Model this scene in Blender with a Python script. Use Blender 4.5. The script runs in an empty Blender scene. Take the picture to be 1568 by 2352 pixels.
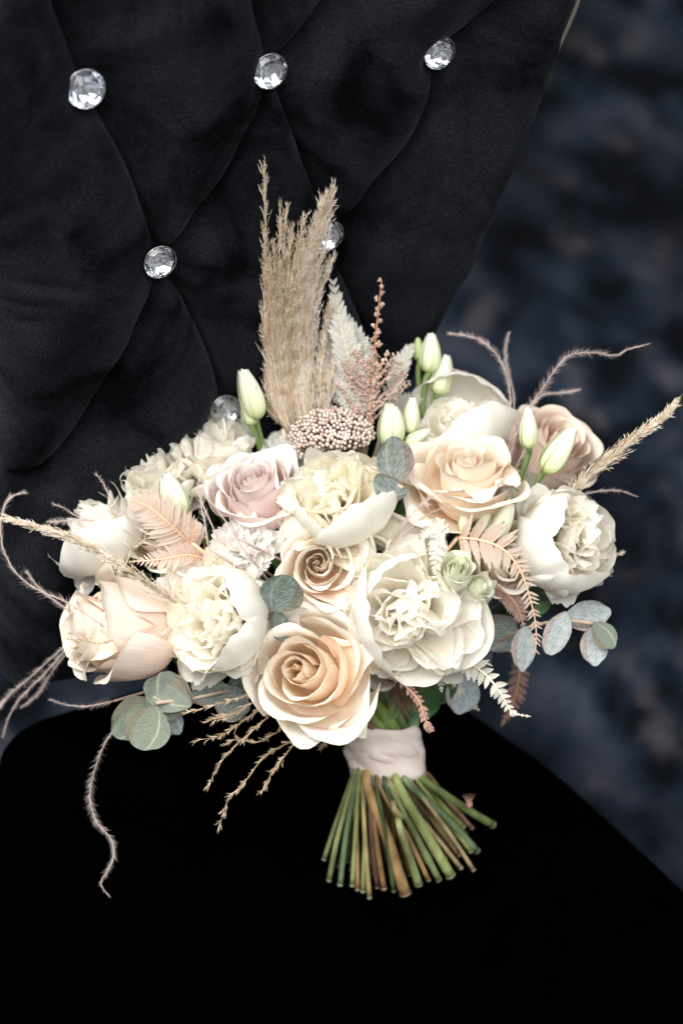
import bpy, math, random
import numpy as np
from mathutils import Vector, Matrix

random.seed(7)
RNG = np.random.default_rng(11)
SC = bpy.context.scene
COL = SC.collection

# ------------------------------------------------------------------ frame of reference
# Chair pose solved from the buttons in the photograph (85 mm lens); world: Z up, X along the chair, Y towards its back.
LENS = 85.0
FPX = LENS / 24.0 * 1568.0
S = 1.15
T0 = np.array([-.051, .141, -1.291]) * S
RM = np.array([[.865, .136, .483], [.178, .816, -.55], [-.469, .562, .682]])
EX, EY, EN = RM.T
_l = math.radians(10)
UP = EY * math.cos(_l) + EN * math.sin(_l); UP /= np.linalg.norm(UP)
FX = EX - UP * (EX @ UP); FX /= np.linalg.norm(FX)
FY = np.cross(UP, FX)
M3 = np.array([FX, FY, UP])                      # camera axes -> world axes


def ray(u, v): return np.array([(u - 784) / FPX, (1176 - v) / FPX, -1.0])
def plane_hit(u, v, P, N):
    r = ray(u, v)
    return r * ((N @ P) / (N @ r))


_pb = plane_hit(410, 1505, T0, EN)
SEATP = _pb - UP * .030                          # a point of the seat top, camera axes
ORG = M3 @ SEATP - np.array([0, 0, .47])         # seat top is 0.47 m above the floor


def W3(p): return Vector(M3 @ np.asarray(p, float) - ORG)
def C(u, v, d): return W3(ray(u, v) * d)
def D(x, y, z):
    w = Vector(M3 @ np.array([x, y, z], float)); w.normalize(); return w


# ------------------------------------------------------------------ camera
cam_data = bpy.data.cameras.new('camera')
cam = bpy.data.objects.new('camera', cam_data); COL.objects.link(cam)
cam_data.sensor_fit = 'VERTICAL'; cam_data.sensor_height = 36.0; cam_data.sensor_width = 24.0
cam_data.lens = LENS * 1.0
cam_data.clip_end = 60; cam_data.clip_start = .05
cam_data.dof.use_dof = True
cam_data.dof.focus_distance = 1.452
cam_data.dof.aperture_fstop = 4.2
_m = Matrix([list(M3[0]) + [0], list(M3[1]) + [0], list(M3[2]) + [0], [0, 0, 0, 1]])
cam.matrix_world = Matrix.Translation(W3([0, 0, 0])) @ _m
SC.camera = cam

# ------------------------------------------------------------------ world and lamps (soft window light plus two added fill lamps)
world = bpy.data.worlds.new('World'); SC.world = world
world.use_nodes = True
bg = world.node_tree.nodes['Background']
bg.inputs[0].default_value = (1.0, .985, .965, 1); bg.inputs[1].default_value = .27


def area(name, pos, target, size, power, color, size_y=None):
    l = bpy.data.lights.new(name, 'AREA'); l.energy = power; l.color = color
    l.size = size
    if size_y: l.shape = 'RECTANGLE'; l.size_y = size_y
    o = bpy.data.objects.new(name, l); COL.objects.link(o)
    p = W3(pos); t = W3(target)
    o.location = p
    o.rotation_euler = (t - p).to_track_quat('-Z', 'Y').to_euler()
    return o


_tg = [-.0, -.02, -1.5]
area('window_light', [-.95, 1.25, -.10], _tg, 1.1, 68, (1.0, .985, .96), 1.0)
area('right_fill_light', [1.3, .55, .2], _tg, 1.2, 17, (.93, .96, 1.0), .9)  # weak fill lamp added on the right, not a source in the room
area('front_fill_light', [-.15, .55, 1.0], _tg, 2.0, 72, (1, .99, .97), 1.6)  # fill lamp added behind the camera to brighten the petal hollows

SC.view_settings.view_transform = 'Standard'
SC.view_settings.look = 'None'
SC.view_settings.exposure = -0.05
SC.view_settings.gamma = 1.0
try:
    SC.cycles.use_denoising = True
    SC.cycles.max_bounces = 12
    SC.cycles.diffuse_bounces = 12
    SC.cycles.transparent_max_bounces = 8
    SC.cycles.sample_clamp_indirect = 6
except Exception:
    pass


# ------------------------------------------------------------------ materials
def new_mat(name):
    m = bpy.data.materials.new(name); m.use_nodes = True
    nt = m.node_tree; nt.nodes.clear()
    return m, nt, nt.nodes, nt.links


def ramp(nodes, stops, interp='LINEAR'):
    r = nodes.new('ShaderNodeValToRGB'); cr = r.color_ramp; cr.interpolation = interp
    while len(cr.elements) < len(stops): cr.elements.new(.5)
    for e, (p, c) in zip(cr.elements, stops):
        e.position = p; e.color = tuple(c) + (1,) if len(c) == 3 else c
    return r


def petal_mat(name, stops, transl=.3, rough=.55, vein=.25, spec=.3, edge=None, blotch=.93):
    """petal: its own colour runs along its length (UV y); fine veins; thin and translucent"""
    m, nt, N, L = new_mat(name)
    out = N.new('ShaderNodeOutputMaterial')
    uv = N.new('ShaderNodeUVMap')
    sep = N.new('ShaderNodeSeparateXYZ'); L.new(uv.outputs[0], sep.inputs[0])
    info = N.new('ShaderNodeObjectInfo')
    r = ramp(N, stops); L.new(sep.outputs[1], r.inputs[0])
    mul = N.new('ShaderNodeMixRGB'); mul.blend_type = 'MULTIPLY'; mul.inputs[0].default_value = 1
    L.new(r.outputs[0], mul.inputs[1]); L.new(info.outputs['Color'], mul.inputs[2])
    # soft blotches
    geo = N.new('ShaderNodeTexCoord')
    nz = N.new('ShaderNodeTexNoise'); nz.inputs['Scale'].default_value = 60; nz.inputs['Detail'].default_value = 4
    L.new(geo.outputs['Object'], nz.inputs['Vector'])
    rr = ramp(N, [(.3, (blotch, blotch * .997, blotch * .985)), (.7, (1, 1, 1))]); L.new(nz.outputs[0], rr.inputs[0])
    mul2 = N.new('ShaderNodeMixRGB'); mul2.blend_type = 'MULTIPLY'; mul2.inputs[0].default_value = .8
    L.new(mul.outputs[0], mul2.inputs[1]); L.new(rr.outputs[0], mul2.inputs[2])
    # veins
    mp = N.new('ShaderNodeMapping'); mp.inputs['Scale'].default_value = (34, 3.0, 1)
    L.new(uv.outputs[0], mp.inputs[0])
    vn = N.new('ShaderNodeTexNoise'); vn.inputs['Scale'].default_value = 1.0; vn.inputs['Detail'].default_value = 3
    L.new(mp.outputs[0], vn.inputs['Vector'])
    bump = N.new('ShaderNodeBump'); bump.inputs['Strength'].default_value = vein; bump.inputs['Distance'].default_value = .0012
    L.new(vn.outputs[0], bump.inputs['Height'])
    src = mul2
    if edge:
        # dry/pink rim along the lip of the petal
        er = ramp(N, [(.955, (1, 1, 1)), (1.0, tuple(x ** 2.2 for x in edge))]); L.new(sep.outputs[1], er.inputs[0])
        m3 = N.new('ShaderNodeMixRGB'); m3.blend_type = 'MULTIPLY'; m3.inputs[0].default_value = 1
        L.new(src.outputs[0], m3.inputs[1]); L.new(er.outputs[0], m3.inputs[2]); src = m3
    p = N.new('ShaderNodeBsdfPrincipled')
    p.inputs['Roughness'].default_value = rough
    p.inputs['Specular IOR Level'].default_value = spec
    L.new(src.outputs[0], p.inputs['Base Color']); L.new(bump.outputs[0], p.inputs['Normal'])
    t = N.new('ShaderNodeBsdfTranslucent'); L.new(src.outputs[0], t.inputs[0]); L.new(bump.outputs[0], t.inputs['Normal'])
    mx = N.new('ShaderNodeMixShader'); mx.inputs[0].default_value = transl
    L.new(p.outputs[0], mx.inputs[1]); L.new(t.outputs[0], mx.inputs[2]); L.new(mx.outputs[0], out.inputs[0])
    return m


def simple_mat(name, c0, c1, scale=40, rough=.6, spec=.3, transl=0, bump=.2, coord='Object', stretch=None, bd=.001):
    """two tones mixed by noise"""
    m, nt, N, L = new_mat(name)
    out = N.new('ShaderNodeOutputMaterial')
    tc = N.new('ShaderNodeTexCoord')
    nz = N.new('ShaderNodeTexNoise'); nz.inputs['Scale'].default_value = scale; nz.inputs['Detail'].default_value = 6
    if stretch:
        mp = N.new('ShaderNodeMapping'); mp.inputs['Scale'].default_value = stretch
        L.new(tc.outputs[coord], mp.inputs[0]); L.new(mp.outputs[0], nz.inputs['Vector'])
    else:
        L.new(tc.outputs[coord], nz.inputs['Vector'])
    r = ramp(N, [(.32, c0), (.68, c1)]); L.new(nz.outputs[0], r.inputs[0])
    info = N.new('ShaderNodeObjectInfo')
    mul = N.new('ShaderNodeMixRGB'); mul.blend_type = 'MULTIPLY'; mul.inputs[0].default_value = 1
    L.new(r.outputs[0], mul.inputs[1]); L.new(info.outputs['Color'], mul.inputs[2])
    p = N.new('ShaderNodeBsdfPrincipled'); p.inputs['Roughness'].default_value = rough
    p.inputs['Specular IOR Level'].default_value = spec
    L.new(mul.outputs[0], p.inputs['Base Color'])
    b = N.new('ShaderNodeBump'); b.inputs['Strength'].default_value = bump; b.inputs['Distance'].default_value = bd
    L.new(nz.outputs[0], b.inputs['Height']); L.new(b.outputs[0], p.inputs['Normal'])
    if transl:
        t = N.new('ShaderNodeBsdfTranslucent'); L.new(mul.outputs[0], t.inputs[0])
        mx = N.new('ShaderNodeMixShader'); mx.inputs[0].default_value = transl
        L.new(p.outputs[0], mx.inputs[1]); L.new(t.outputs[0], mx.inputs[2]); L.new(mx.outputs[0], out.inputs[0])
    else:
        L.new(p.outputs[0], out.inputs[0])
    return m


def euc_mat(name, dark, pale):
    """eucalyptus leaf: waxy bloom broken by a net of veins"""
    m, nt, N, L = new_mat(name)
    out = N.new('ShaderNodeOutputMaterial')
    uv = N.new('ShaderNodeUVMap'); info = N.new('ShaderNodeObjectInfo')
    sep = N.new('ShaderNodeSeparateXYZ'); L.new(uv.outputs[0], sep.inputs[0])
    # vein coordinate: y - k*|x|
    ab = N.new('ShaderNodeMath'); ab.operation = 'ABSOLUTE'
    sb = N.new('ShaderNodeMath'); sb.operation = 'SUBTRACT'; sb.inputs[1].default_value = .27
    L.new(sep.outputs[0], sb.inputs[0]); L.new(sb.outputs[0], ab.inputs[0])
    k = N.new('ShaderNodeMath'); k.operation = 'MULTIPLY_ADD'; k.inputs[1].default_value = -.9
    L.new(ab.outputs[0], k.inputs[0]); L.new(sep.outputs[1], k.inputs[2])
    cb = N.new('ShaderNodeCombineXYZ'); L.new(k.outputs[0], cb.inputs[1]); L.new(ab.outputs[0], cb.inputs[0])
    mp = N.new('ShaderNodeMapping'); mp.inputs['Scale'].default_value = (5, 16, 1); L.new(cb.outputs[0], mp.inputs[0])
    nz = N.new('ShaderNodeTexNoise'); nz.inputs['Scale'].default_value = 1.6; nz.inputs['Detail'].default_value = 5
    nz.inputs['Distortion'].default_value = .6
    L.new(mp.outputs[0], nz.inputs['Vector'])
    r = ramp(N, [(.38, dark), (.62, pale)]); L.new(nz.outputs[0], r.inputs[0])
    # midrib
    rb = ramp(N, [(0, (.55, .50, .42)), (.022, (.55, .50, .42)), (.04, (0, 0, 0))]); L.new(ab.outputs[0], rb.inputs[0])
    fac = ramp(N, [(0, (.6, .6, .6)), (.022, (.4, .4, .4)), (.035, (0, 0, 0))]); L.new(ab.outputs[0], fac.inputs[0])
    mxr = N.new('ShaderNodeMixRGB'); L.new(fac.outputs[0], mxr.inputs[0]); L.new(r.outputs[0], mxr.inputs[1])
    mxr.inputs[2].default_value = (.38, .36, .29, 1)
    # reddish rim
    er = ramp(N, [(.465, (1, 1, 1)), (.495, (1.0, .78, .70))]); L.new(ab.outputs[0], er.inputs[0])
    m2 = N.new('ShaderNodeMixRGB'); m2.blend_type = 'MULTIPLY'; m2.inputs[0].default_value = 1
    L.new(mxr.outputs[0], m2.inputs[1]); L.new(er.outputs[0], m2.inputs[2])
    m3 = N.new('ShaderNodeMixRGB'); m3.blend_type = 'MULTIPLY'; m3.inputs[0].default_value = 1
    L.new(m2.outputs[0], m3.inputs[1]); L.new(info.outputs['Color'], m3.inputs[2])
    p = N.new('ShaderNodeBsdfPrincipled'); p.inputs['Roughness'].default_value = .5; p.inputs['Specular IOR Level'].default_value = .35
    L.new(m3.outputs[0], p.inputs['Base Color'])
    b = N.new('ShaderNodeBump'); b.inputs['Strength'].default_value = .5; b.inputs['Distance'].default_value = .001
    L.new(nz.outputs[0], b.inputs['Height']); L.new(b.outputs[0], p.inputs['Normal'])
    L.new(p.outputs[0], out.inputs[0])
    return m


def velvet_mat(name, base, sheen, tint, srough=.35, lo=.35, hi=1.0):
    m, nt, N, L = new_mat(name)
    out = N.new('ShaderNodeOutputMaterial')
    tc = N.new('ShaderNodeTexCoord')
    n1 = N.new('ShaderNodeTexNoise'); n1.inputs['Scale'].default_value = 15; n1.inputs['Detail'].default_value = 5
    n1.inputs['Distortion'].default_value = .8; n1.inputs['Roughness'].default_value = .6
    n2 = N.new('ShaderNodeTexNoise'); n2.inputs['Scale'].default_value = 900; n2.inputs['Detail'].default_value = 3
    for n in (n1, n2): L.new(tc.outputs['Object'], n.inputs['Vector'])
    r1 = ramp(N, [(.36, (lo,) * 3), (.6, (hi,) * 3)]); L.new(n1.outputs[0], r1.inputs[0])
    r2 = ramp(N, [(.3, (.45,) * 3), (.72, (1.5,) * 3)]); L.new(n2.outputs[0], r2.inputs[0])
    mu = N.new('ShaderNodeMixRGB'); mu.blend_type = 'MULTIPLY'; mu.inputs[0].default_value = 1
    L.new(r1.outputs[0], mu.inputs[1]); L.new(r2.outputs[0], mu.inputs[2])
    mb = N.new('ShaderNodeMixRGB'); mb.blend_type = 'MULTIPLY'; mb.inputs[0].default_value = 1
    mb.inputs[1].default_value = tuple(base) + (1,); L.new(mu.outputs[0], mb.inputs[2])
    p = N.new('ShaderNodeBsdfPrincipled'); p.inputs['Roughness'].default_value = 1
    p.inputs['Specular IOR Level'].default_value = 0
    L.new(mb.outputs[0], p.inputs['Base Color'])
    ms = N.new('ShaderNodeMath'); ms.operation = 'MULTIPLY'; ms.inputs[1].default_value = sheen
    L.new(mu.outputs[0], ms.inputs[0]); L.new(ms.outputs[0], p.inputs['Sheen Weight'])
    p.inputs['Sheen Roughness'].default_value = srough; p.inputs['Sheen Tint'].default_value = tuple(tint) + (1,)
    b = N.new('ShaderNodeBump'); b.inputs['Strength'].default_value = .5; b.inputs['Distance'].default_value = .0005
    L.new(n2.outputs[0], b.inputs['Height']); L.new(b.outputs[0], p.inputs['Normal'])
    L.new(p.outputs[0], out.inputs[0])
    return m


MT = {}
MT['peony'] = petal_mat('peony_petal', [(0, (.99, .91, .70)), (.22, (.99, .95, .86)), (.55, (.99, .964, .915)), (1, (.99, .967, .928))], .60, rough=.7, spec=.15, blotch=.99)
MT['peony_guard'] = petal_mat('peony_guard_petal', [(0, (.90, .85, .70)), (.3, (.86, .83, .745)), (.75, (.85, .828, .76)), (1, (.87, .85, .79))], .34, vein=.12)  # guard tone darkened in the colour, offsetting the strong light these petals catch
MT['carnation'] = petal_mat('carnation_petal', [(0, (.98, .95, .90)), (.5, (.99, .975, .95)), (1, (.99, .978, .96))], .6, blotch=.99, spec=.15)
MT['rose_cream'] = petal_mat('rose_cream_petal', [(0, (.95, .66, .42)), (.35, (.95, .80, .63)), (.75, (.945, .88, .785)), (1, (.93, .89, .82))], .32, vein=.35, edge=(.98, .96, .90))
MT['rose_peach'] = petal_mat('rose_peach_petal', [(0, (.95, .69, .47)), (.4, (.95, .82, .66)), (.8, (.945, .875, .77)), (1, (.93, .88, .81))], .32, vein=.35, edge=(.97, .93, .87))
MT['rose_blush'] = petal_mat('rose_blush_petal', [(0, (.90, .66, .45)), (.4, (.89, .72, .60)), (.8, (.885, .775, .685)), (1, (.91, .85, .76))], .28, vein=.35, edge=(.98, .95, .90))
MT['rose_pink'] = petal_mat('rose_pink_petal', [(0, (.90, .72, .62)), (.4, (.895, .70, .67)), (.8, (.90, .775, .74)), (1, (.92, .86, .82))], .28, vein=.2)
MT['lisi'] = petal_mat('lisianthus_petal', [(0, (.50, .62, .24)), (.3, (.74, .80, .50)), (.7, (.87, .89, .71)), (1, (.91, .91, .80))], .35, vein=.2)
MT['lisi_white'] = petal_mat('lisianthus_white_petal', [(0, (.62, .72, .38)), (.3, (.88, .90, .74)), (.8, (.93, .93, .85)), (1, (.82, .87, .62))], .4, vein=.2)
MT['sepal'] = simple_mat('green_sepal', (.10, .17, .05), (.20, .29, .10), 60, .5, .3, .15)
MT['stem_green'] = simple_mat('green_stem', (.12, .19, .06), (.21, .30, .11), 70, .45, .4)
MT['stem_cut'] = simple_mat('cut_stem', (.42, .40, .38), (1.15, 1.15, 1.1), 70, .5, .35, bump=.5, stretch=(1, 1, .35))
MT['leaf_dark'] = simple_mat('dark_green_leaf', (.025, .065, .025), (.06, .12, .045), 50, .35, .5, .1)
MT['euc_green'] = euc_mat('eucalyptus_green', (.115, .135, .105), (.150, .172, .135))
MT['euc_grey'] = euc_mat('eucalyptus_grey', (.10, .124, .106), (.255, .272, .255))
MT['euc_pale'] = euc_mat('eucalyptus_pale', (.19, .23, .215), (.38, .41, .425))
MT['twig'] = simple_mat('twig_bark', (.30, .22, .15), (.42, .33, .24), 60, .6)
MT['fern_peach'] = petal_mat('fern_peach_blade', [(0, (.82, .62, .50)), (.5, (.86, .73, .64)), (1, (.78, .62, .53))], .5, vein=.5)
MT['fern_rust'] = petal_mat('fern_rust_blade', [(0, (.48, .29, .22)), (.5, (.53, .37, .30)), (1, (.46, .30, .24))], .35, vein=.5)
MT['fern_white'] = petal_mat('fern_white_blade', [(0, (.70, .66, .56)), (.5, (.78, .76, .70)), (1, (.76, .72, .63))], .3, vein=.5)
MT['fern_rib'] = simple_mat('fern_rib', (.70, .42, .26), (.80, .54, .36), 50, .5)
MT['fern_rib_white'] = simple_mat('fern_rib_white', (.62, .56, .42), (.74, .68, .54), 50, .5)
MT['straw'] = simple_mat('straw_strand', (.60, .44, .27), (.90, .78, .60), 130, .5, .4, .25, bump=0)
MT['straw_pale'] = simple_mat('pale_straw_strand', (.74, .65, .54), (.93, .89, .84), 130, .5, .4, .25, bump=0)
MT['straw_dark'] = simple_mat('dark_straw_strand', (.28, .19, .11), (.56, .41, .27), 130, .5, .4, .15, bump=0)
MT['quill'] = simple_mat('feather_quill', (.46, .34, .29), (.64, .50, .43), 80, .5, .3, .1, bump=0)
MT['barb'] = simple_mat('feather_barb', (.50, .41, .385), (.68, .59, .56), 80, .7, .2, .35, bump=0)
MT['astilbe'] = simple_mat('astilbe_floret', (.46, .29, .23), (.74, .55, .46), 200, .7, .2, .1, bump=.2)
MT['rice'] = simple_mat('rice_flower_head', (.50, .33, .28), (.82, .74, .64), 210, .6, .3, .05, bump=.2)
MT['moss'] = simple_mat('brown_fluff', (.18, .12, .07), (.36, .26, .17), 120, .8, .1, .2, bump=0)
MT['ribbon'] = simple_mat('pale_satin_ribbon', (.68, .565, .505), (.82, .715, .655), 24, .42, .5, .10, bump=.4, stretch=(1, 1, 2), bd=.003)


# ------------------------------------------------------------------ object helpers
def link(o, parent=None):
    COL.objects.link(o)
    if parent is not None: o.parent = parent
    return o


def thing(name, label, cat, loc, group=None):
    o = bpy.data.objects.new(name, None); COL.objects.link(o)
    o.empty_display_size = .01
    o.location = loc; o['label'] = label; o['category'] = cat
    if group: o['group'] = group
    o['_loc'] = [loc[0], loc[1], loc[2]]
    return o


def mesh_obj(name, verts, faces, mat, parent=None, uvs=None, smooth=True, color=None, kind=None):
    """verts are world coordinates; the object sits at its parent's origin"""
    V = np.asarray(verts, float)
    if parent is not None: V = V - np.array(parent['_loc'])
    me = bpy.data.meshes.new(name)
    me.from_pydata(V.tolist(), [], faces)
    if smooth: me.polygons.foreach_set('use_smooth', [True] * len(me.polygons))
    if uvs is not None:
        ul = me.uv_layers.new(name='UVMap')
        idx = np.empty(len(me.loops), dtype=np.int32); me.loops.foreach_get('vertex_index', idx)
        ul.data.foreach_set('uv', np.asarray(uvs, float)[idx].ravel())
    me.materials.append(mat)
    me.update()
    o = bpy.data.objects.new(name, me)
    if color is not None: o.color = (color[0], color[1], color[2], 1)
    if kind: o['kind'] = kind
    return link(o, parent)


_gf = {}
def grid_faces(nx, ny):
    k = (nx, ny)
    if k not in _gf:
        _gf[k] = [(j * nx + i, j * nx + i + 1, (j + 1) * nx + i + 1, (j + 1) * nx + i) for j in range(ny - 1) for i in range(nx - 1)]
    return _gf[k]


def catmull(pts, n):
    P = np.asarray(pts, float)
    P = np.vstack([2 * P[0] - P[1], P, 2 * P[-1] - P[-2]])
    m = len(P) - 3
    out = []
    for t in np.linspace(0, m - 1e-6, n):
        i = int(t); f = t - i
        a, b, c, d = P[i:i + 4]
        out.append(.5 * ((2 * b) + (-a + c) * f + (2 * a - 5 * b + 4 * c - d) * f * f + (-a + 3 * b - 3 * c + d) * f ** 3))
    return np.array(out)


def frames(P):
    Tn = np.gradient(P, axis=0); Tn /= np.linalg.norm(Tn, axis=1)[:, None] + 1e-12
    a = np.array([0.3, 0.2, 1.0]) if abs(Tn[0][2]) < .8 else np.array([1.0, .1, .2])
    U = np.cross(Tn[0], a); U /= np.linalg.norm(U)
    Us = []
    for t in Tn:
        U = U - t * (U @ t); U /= np.linalg.norm(U) + 1e-12
        Us.append(U.copy())
    Us = np.array(Us)
    return Tn, Us, np.cross(Tn, Us)


class MB:
    def __init__(s): s.v = []; s.f = []; s.n = 0; s.uv = []
    def add(s, V, F, uv=None):
        V = np.asarray(V, float)
        s.v.append(V); s.f += [tuple(i + s.n for i in f) for f in F]; s.n += len(V)
        s.uv.append(np.zeros((len(V), 2)) if uv is None else np.asarray(uv, float))
    def tube(s, P, R, k=6, cap=True):
        P = np.asarray(P, float); n = len(P)
        R = np.full(n, R) if np.isscalar(R) else np.asarray(R, float)
        _, U, B = frames(P)
        an = np.linspace(0, 2 * np.pi, k, endpoint=False)
        V = (P[:, None, :] + R[:, None, None] * (np.cos(an)[None, :, None] * U[:, None, :] + np.sin(an)[None, :, None] * B[:, None, :])).reshape(-1, 3)
        F = [(j * k + i, j * k + (i + 1) % k, (j + 1) * k + (i + 1) % k, (j + 1) * k + i) for j in range(n - 1) for i in range(k)]
        if cap and k > 3:
            F += [tuple(range(k - 1, -1, -1)), tuple((n - 1) * k + i for i in range(k))]
        uv = np.stack([np.tile(an / (2 * np.pi), n), np.repeat(np.linspace(0, 1, n), k)], 1)
        s.add(V, F, uv)
    def strand(s, P, w):
        """thin triangular strand tapering to its tip"""
        n = len(P); R = w * (1 - .85 * np.linspace(0, 1, n) ** 1.5)
        s.tube(P, R, 3, False)
    def blade(s, p0, p1, w, nrm):
        """one thin flat hair from p0 to p1, slightly bent"""
        d = p1 - p0; side = np.cross(d, nrm); l = np.linalg.norm(side)
        if l < 1e-12: return
        side = side / l * w
        m = p0 + d * .5
        s.add([p0 - side, p0 + side, m + side * .6, m - side * .6, p1], [(0, 1, 2, 3), (3, 2, 4)])
    def ball(s, c, r, k=6, sq=1.0, ax=None):
        V = [[0, 0, r * sq]]
        for th in (np.pi * .28, np.pi * .55, np.pi * .8):
            for i in range(k):
                a = 2 * np.pi * i / k + th
                V.append([r * math.sin(th) * math.cos(a), r * math.sin(th) * math.sin(a), r * sq * math.cos(th)])
        F = [(0, 1 + i, 1 + (i + 1) % k) for i in range(k)]
        for j in range(2):
            F += [(1 + j * k + i, 1 + (j + 1) * k + i, 1 + (j + 1) * k + (i + 1) % k, 1 + j * k + (i + 1) % k) for i in range(k)]
        V = np.array(V)
        if ax is not None: V = V @ ax.T
        s.add(V + np.asarray(c), F)
    def build(s, name, mat, parent=None, **kw):
        return mesh_obj(name, np.vstack(s.v), s.f, mat, parent, uvs=np.vstack(s.uv), **kw)


def basis(axis, roll=0.0, ref=None):
    z = np.array(axis, float); z /= np.linalg.norm(z)
    r = np.array(M3 @ np.array([1.0, 0, 0])) if ref is None else np.array(ref, float)
    x = r - z * (r @ z); x /= np.linalg.norm(x)
    y = np.cross(z, x)
    c, s_ = math.cos(roll), math.sin(roll)
    return np.stack([c * x + s_ * y, -s_ * x + c * y, z], 1)      # columns


def sm(x, a, b):
    t = np.clip((x - a) / (b - a), 0, 1); return t * t * (3 - 2 * t)


# ------------------------------------------------------------------ petals
def wrap_petal(p, nx=13, ny=13):
    """petal wrapped round the flower's axis: profile (r, z) bezier then an outward roll of the lip"""
    a = np.linspace(-1, 1, nx); b = np.linspace(0, 1, ny)
    A, B = np.meshgrid(a, b)
    Lm = 1 - p.get('round', .28) * np.abs(A) ** 2.6 + p.get('tip', .05) * np.exp(-(A / .22) ** 2)
    Bp = B * Lm + p.get('wob', .02) * np.sin(A * 5 + p['ph']) * B
    P0, P1, P2, P3 = [np.array(q, float) for q in p['prof']]
    b0 = 1 - p.get('curl_len', .2)
    t = np.clip(Bp / b0, 0, 1)
    r = (1 - t) ** 3 * P0[0] + 3 * (1 - t) ** 2 * t * P1[0] + 3 * (1 - t) * t * t * P2[0] + t ** 3 * P3[0]
    z = (1 - t) ** 3 * P0[1] + 3 * (1 - t) ** 2 * t * P1[1] + 3 * (1 - t) * t * t * P2[1] + t ** 3 * P3[1]
    tg = P3 - P2; ang0 = math.atan2(tg[0], tg[1])                 # from axis outward
    arc = np.clip(Bp - b0, 0, 1) * p.get('len', 1.0)
    cu = p.get('curl', 1.5) * (p.get('cmid', .55) + (1 - p.get('cmid', .55)) * np.abs(A) ** 1.5) * (1 + .25 * np.sin(A * 3 + p['ph'] * 2))
    kk = cu / max(1e-6, p.get('curl_len', .2) * p.get('len', 1.0))
    kk = np.where(np.abs(kk) < 1e-3, 1e-3, kk)
    r = r + (-(np.cos(ang0 + kk * arc) - math.cos(ang0)) / kk)
    z = z + (np.sin(ang0 + kk * arc) - math.sin(ang0)) / kk
    wb = p.get('wbase', .45) + (1 - p.get('wbase', .45)) * np.sin(np.clip(Bp * 1.35, 0, 1.25) * np.pi / 2)
    th = p['ang'] + p['W'] * A * wb
    r = r * (1 + p.get('spiral', .12) * A) + p.get('amp', .02) * np.sin(A * 4.1 + p['ph'] * 3 + B * 2.5) * Bp ** 2
    z = z + p.get('amp', .02) * np.sin(A * 6 + p['ph'] * 5) * Bp ** 3 - p.get('sag', 0) * np.abs(A) ** 2 * Bp
    r = r + p.get('push', 0) * Bp ** 1.5
    q = p['ph']; cr = p.get('crinkle', .007)
    r = r + cr * (np.sin(A * 9 + B * 5 + q) * np.sin(B * 11 + q * 2) + .8 * np.sin(A * 17 - B * 7 + q * 3) * Bp)
    V = np.stack([r * np.cos(th), r * np.sin(th), z], -1).reshape(-1, 3)
    uv = np.stack([(A + 1) / 2, B], -1).reshape(-1, 2)
    return V, grid_faces(nx, ny), uv


def free_petal(L=1, Wd=.5, bend=.6, bend2=0.0, cup=.8, ruff=.03, rf=4, ph=0, notch=.0, nf=9, wbase=.2, wpos=.62, twist=0, rnd=.35, nx=11, ny=11, tip=0, point=1.0, backroll=0.0, crinkle=.006):
    """petal or leaf grown from the origin along +y, inner face towards +z"""
    a = np.linspace(-1, 1, nx); b = np.linspace(0, 1, ny)
    A, B = np.meshgrid(a, b)
    bb = np.linspace(0, 1.25, 60)
    phi = bend * bb + bend2 * bb ** 3 - backroll * sm(bb, .72, 1.0)
    dy = np.cos(phi); dz = np.sin(phi)
    Y = np.concatenate([[0], np.cumsum((dy[1:] + dy[:-1]) / 2)]) * (bb[1] - bb[0])
    Z = np.concatenate([[0], np.cumsum((dz[1:] + dz[:-1]) / 2)]) * (bb[1] - bb[0])
    Lm = 1 - rnd * np.abs(A) ** 2.4 + tip * np.exp(-(A / .2) ** 2)
    if notch: Lm = Lm + notch * (np.sin(A * nf + ph) + .6 * np.sin(A * nf * 2.3 + ph * 3)) * 1.0
    Bp = B * Lm
    y = np.interp(Bp, bb, Y); z = np.interp(Bp, bb, Z); pf = np.interp(Bp, bb, phi)
    w = Wd * (wbase + (1 - wbase) * np.sin(np.clip(B / wpos, 0, 1) * np.pi / 2) ** .9)
    w = w * (1 - (1 - np.sqrt(np.clip(1 - ((B - wpos) / (1.02 - wpos)).clip(0, 1) ** 2, .0, 1))) * point * .75)
    cc = cup * (1 + .2 * np.sin(ph)) + 1e-4
    x = w * np.sin(A * cc) / cc
    h = w * (1 - np.cos(A * cc)) / cc
    h = h + ruff * (np.sin(rf * A * 2.2 + ph) + .5 * np.sin(rf * A * 4.7 + ph * 2.1)) * sm(B, .35, 1) * (.4 + .6 * np.abs(A))
    h = h + crinkle * (np.sin(A * 7 + B * 4 + ph) * np.sin(B * 9 + ph * 2) + .7 * np.sin(A * 14 - B * 6 + ph * 3) * B)
    y2 = y - np.sin(pf) * h; z2 = z + np.cos(pf) * h
    if twist:
        tw = twist * B
        x, z2 = x * np.cos(tw) - z2 * np.sin(tw), x * np.sin(tw) + z2 * np.cos(tw)
    V = np.stack([x, y2, z2], -1).reshape(-1, 3) * L
    uv = np.stack([(A + 1) / 2, B], -1).reshape(-1, 2)
    return V, grid_faces(nx, ny), uv


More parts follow.
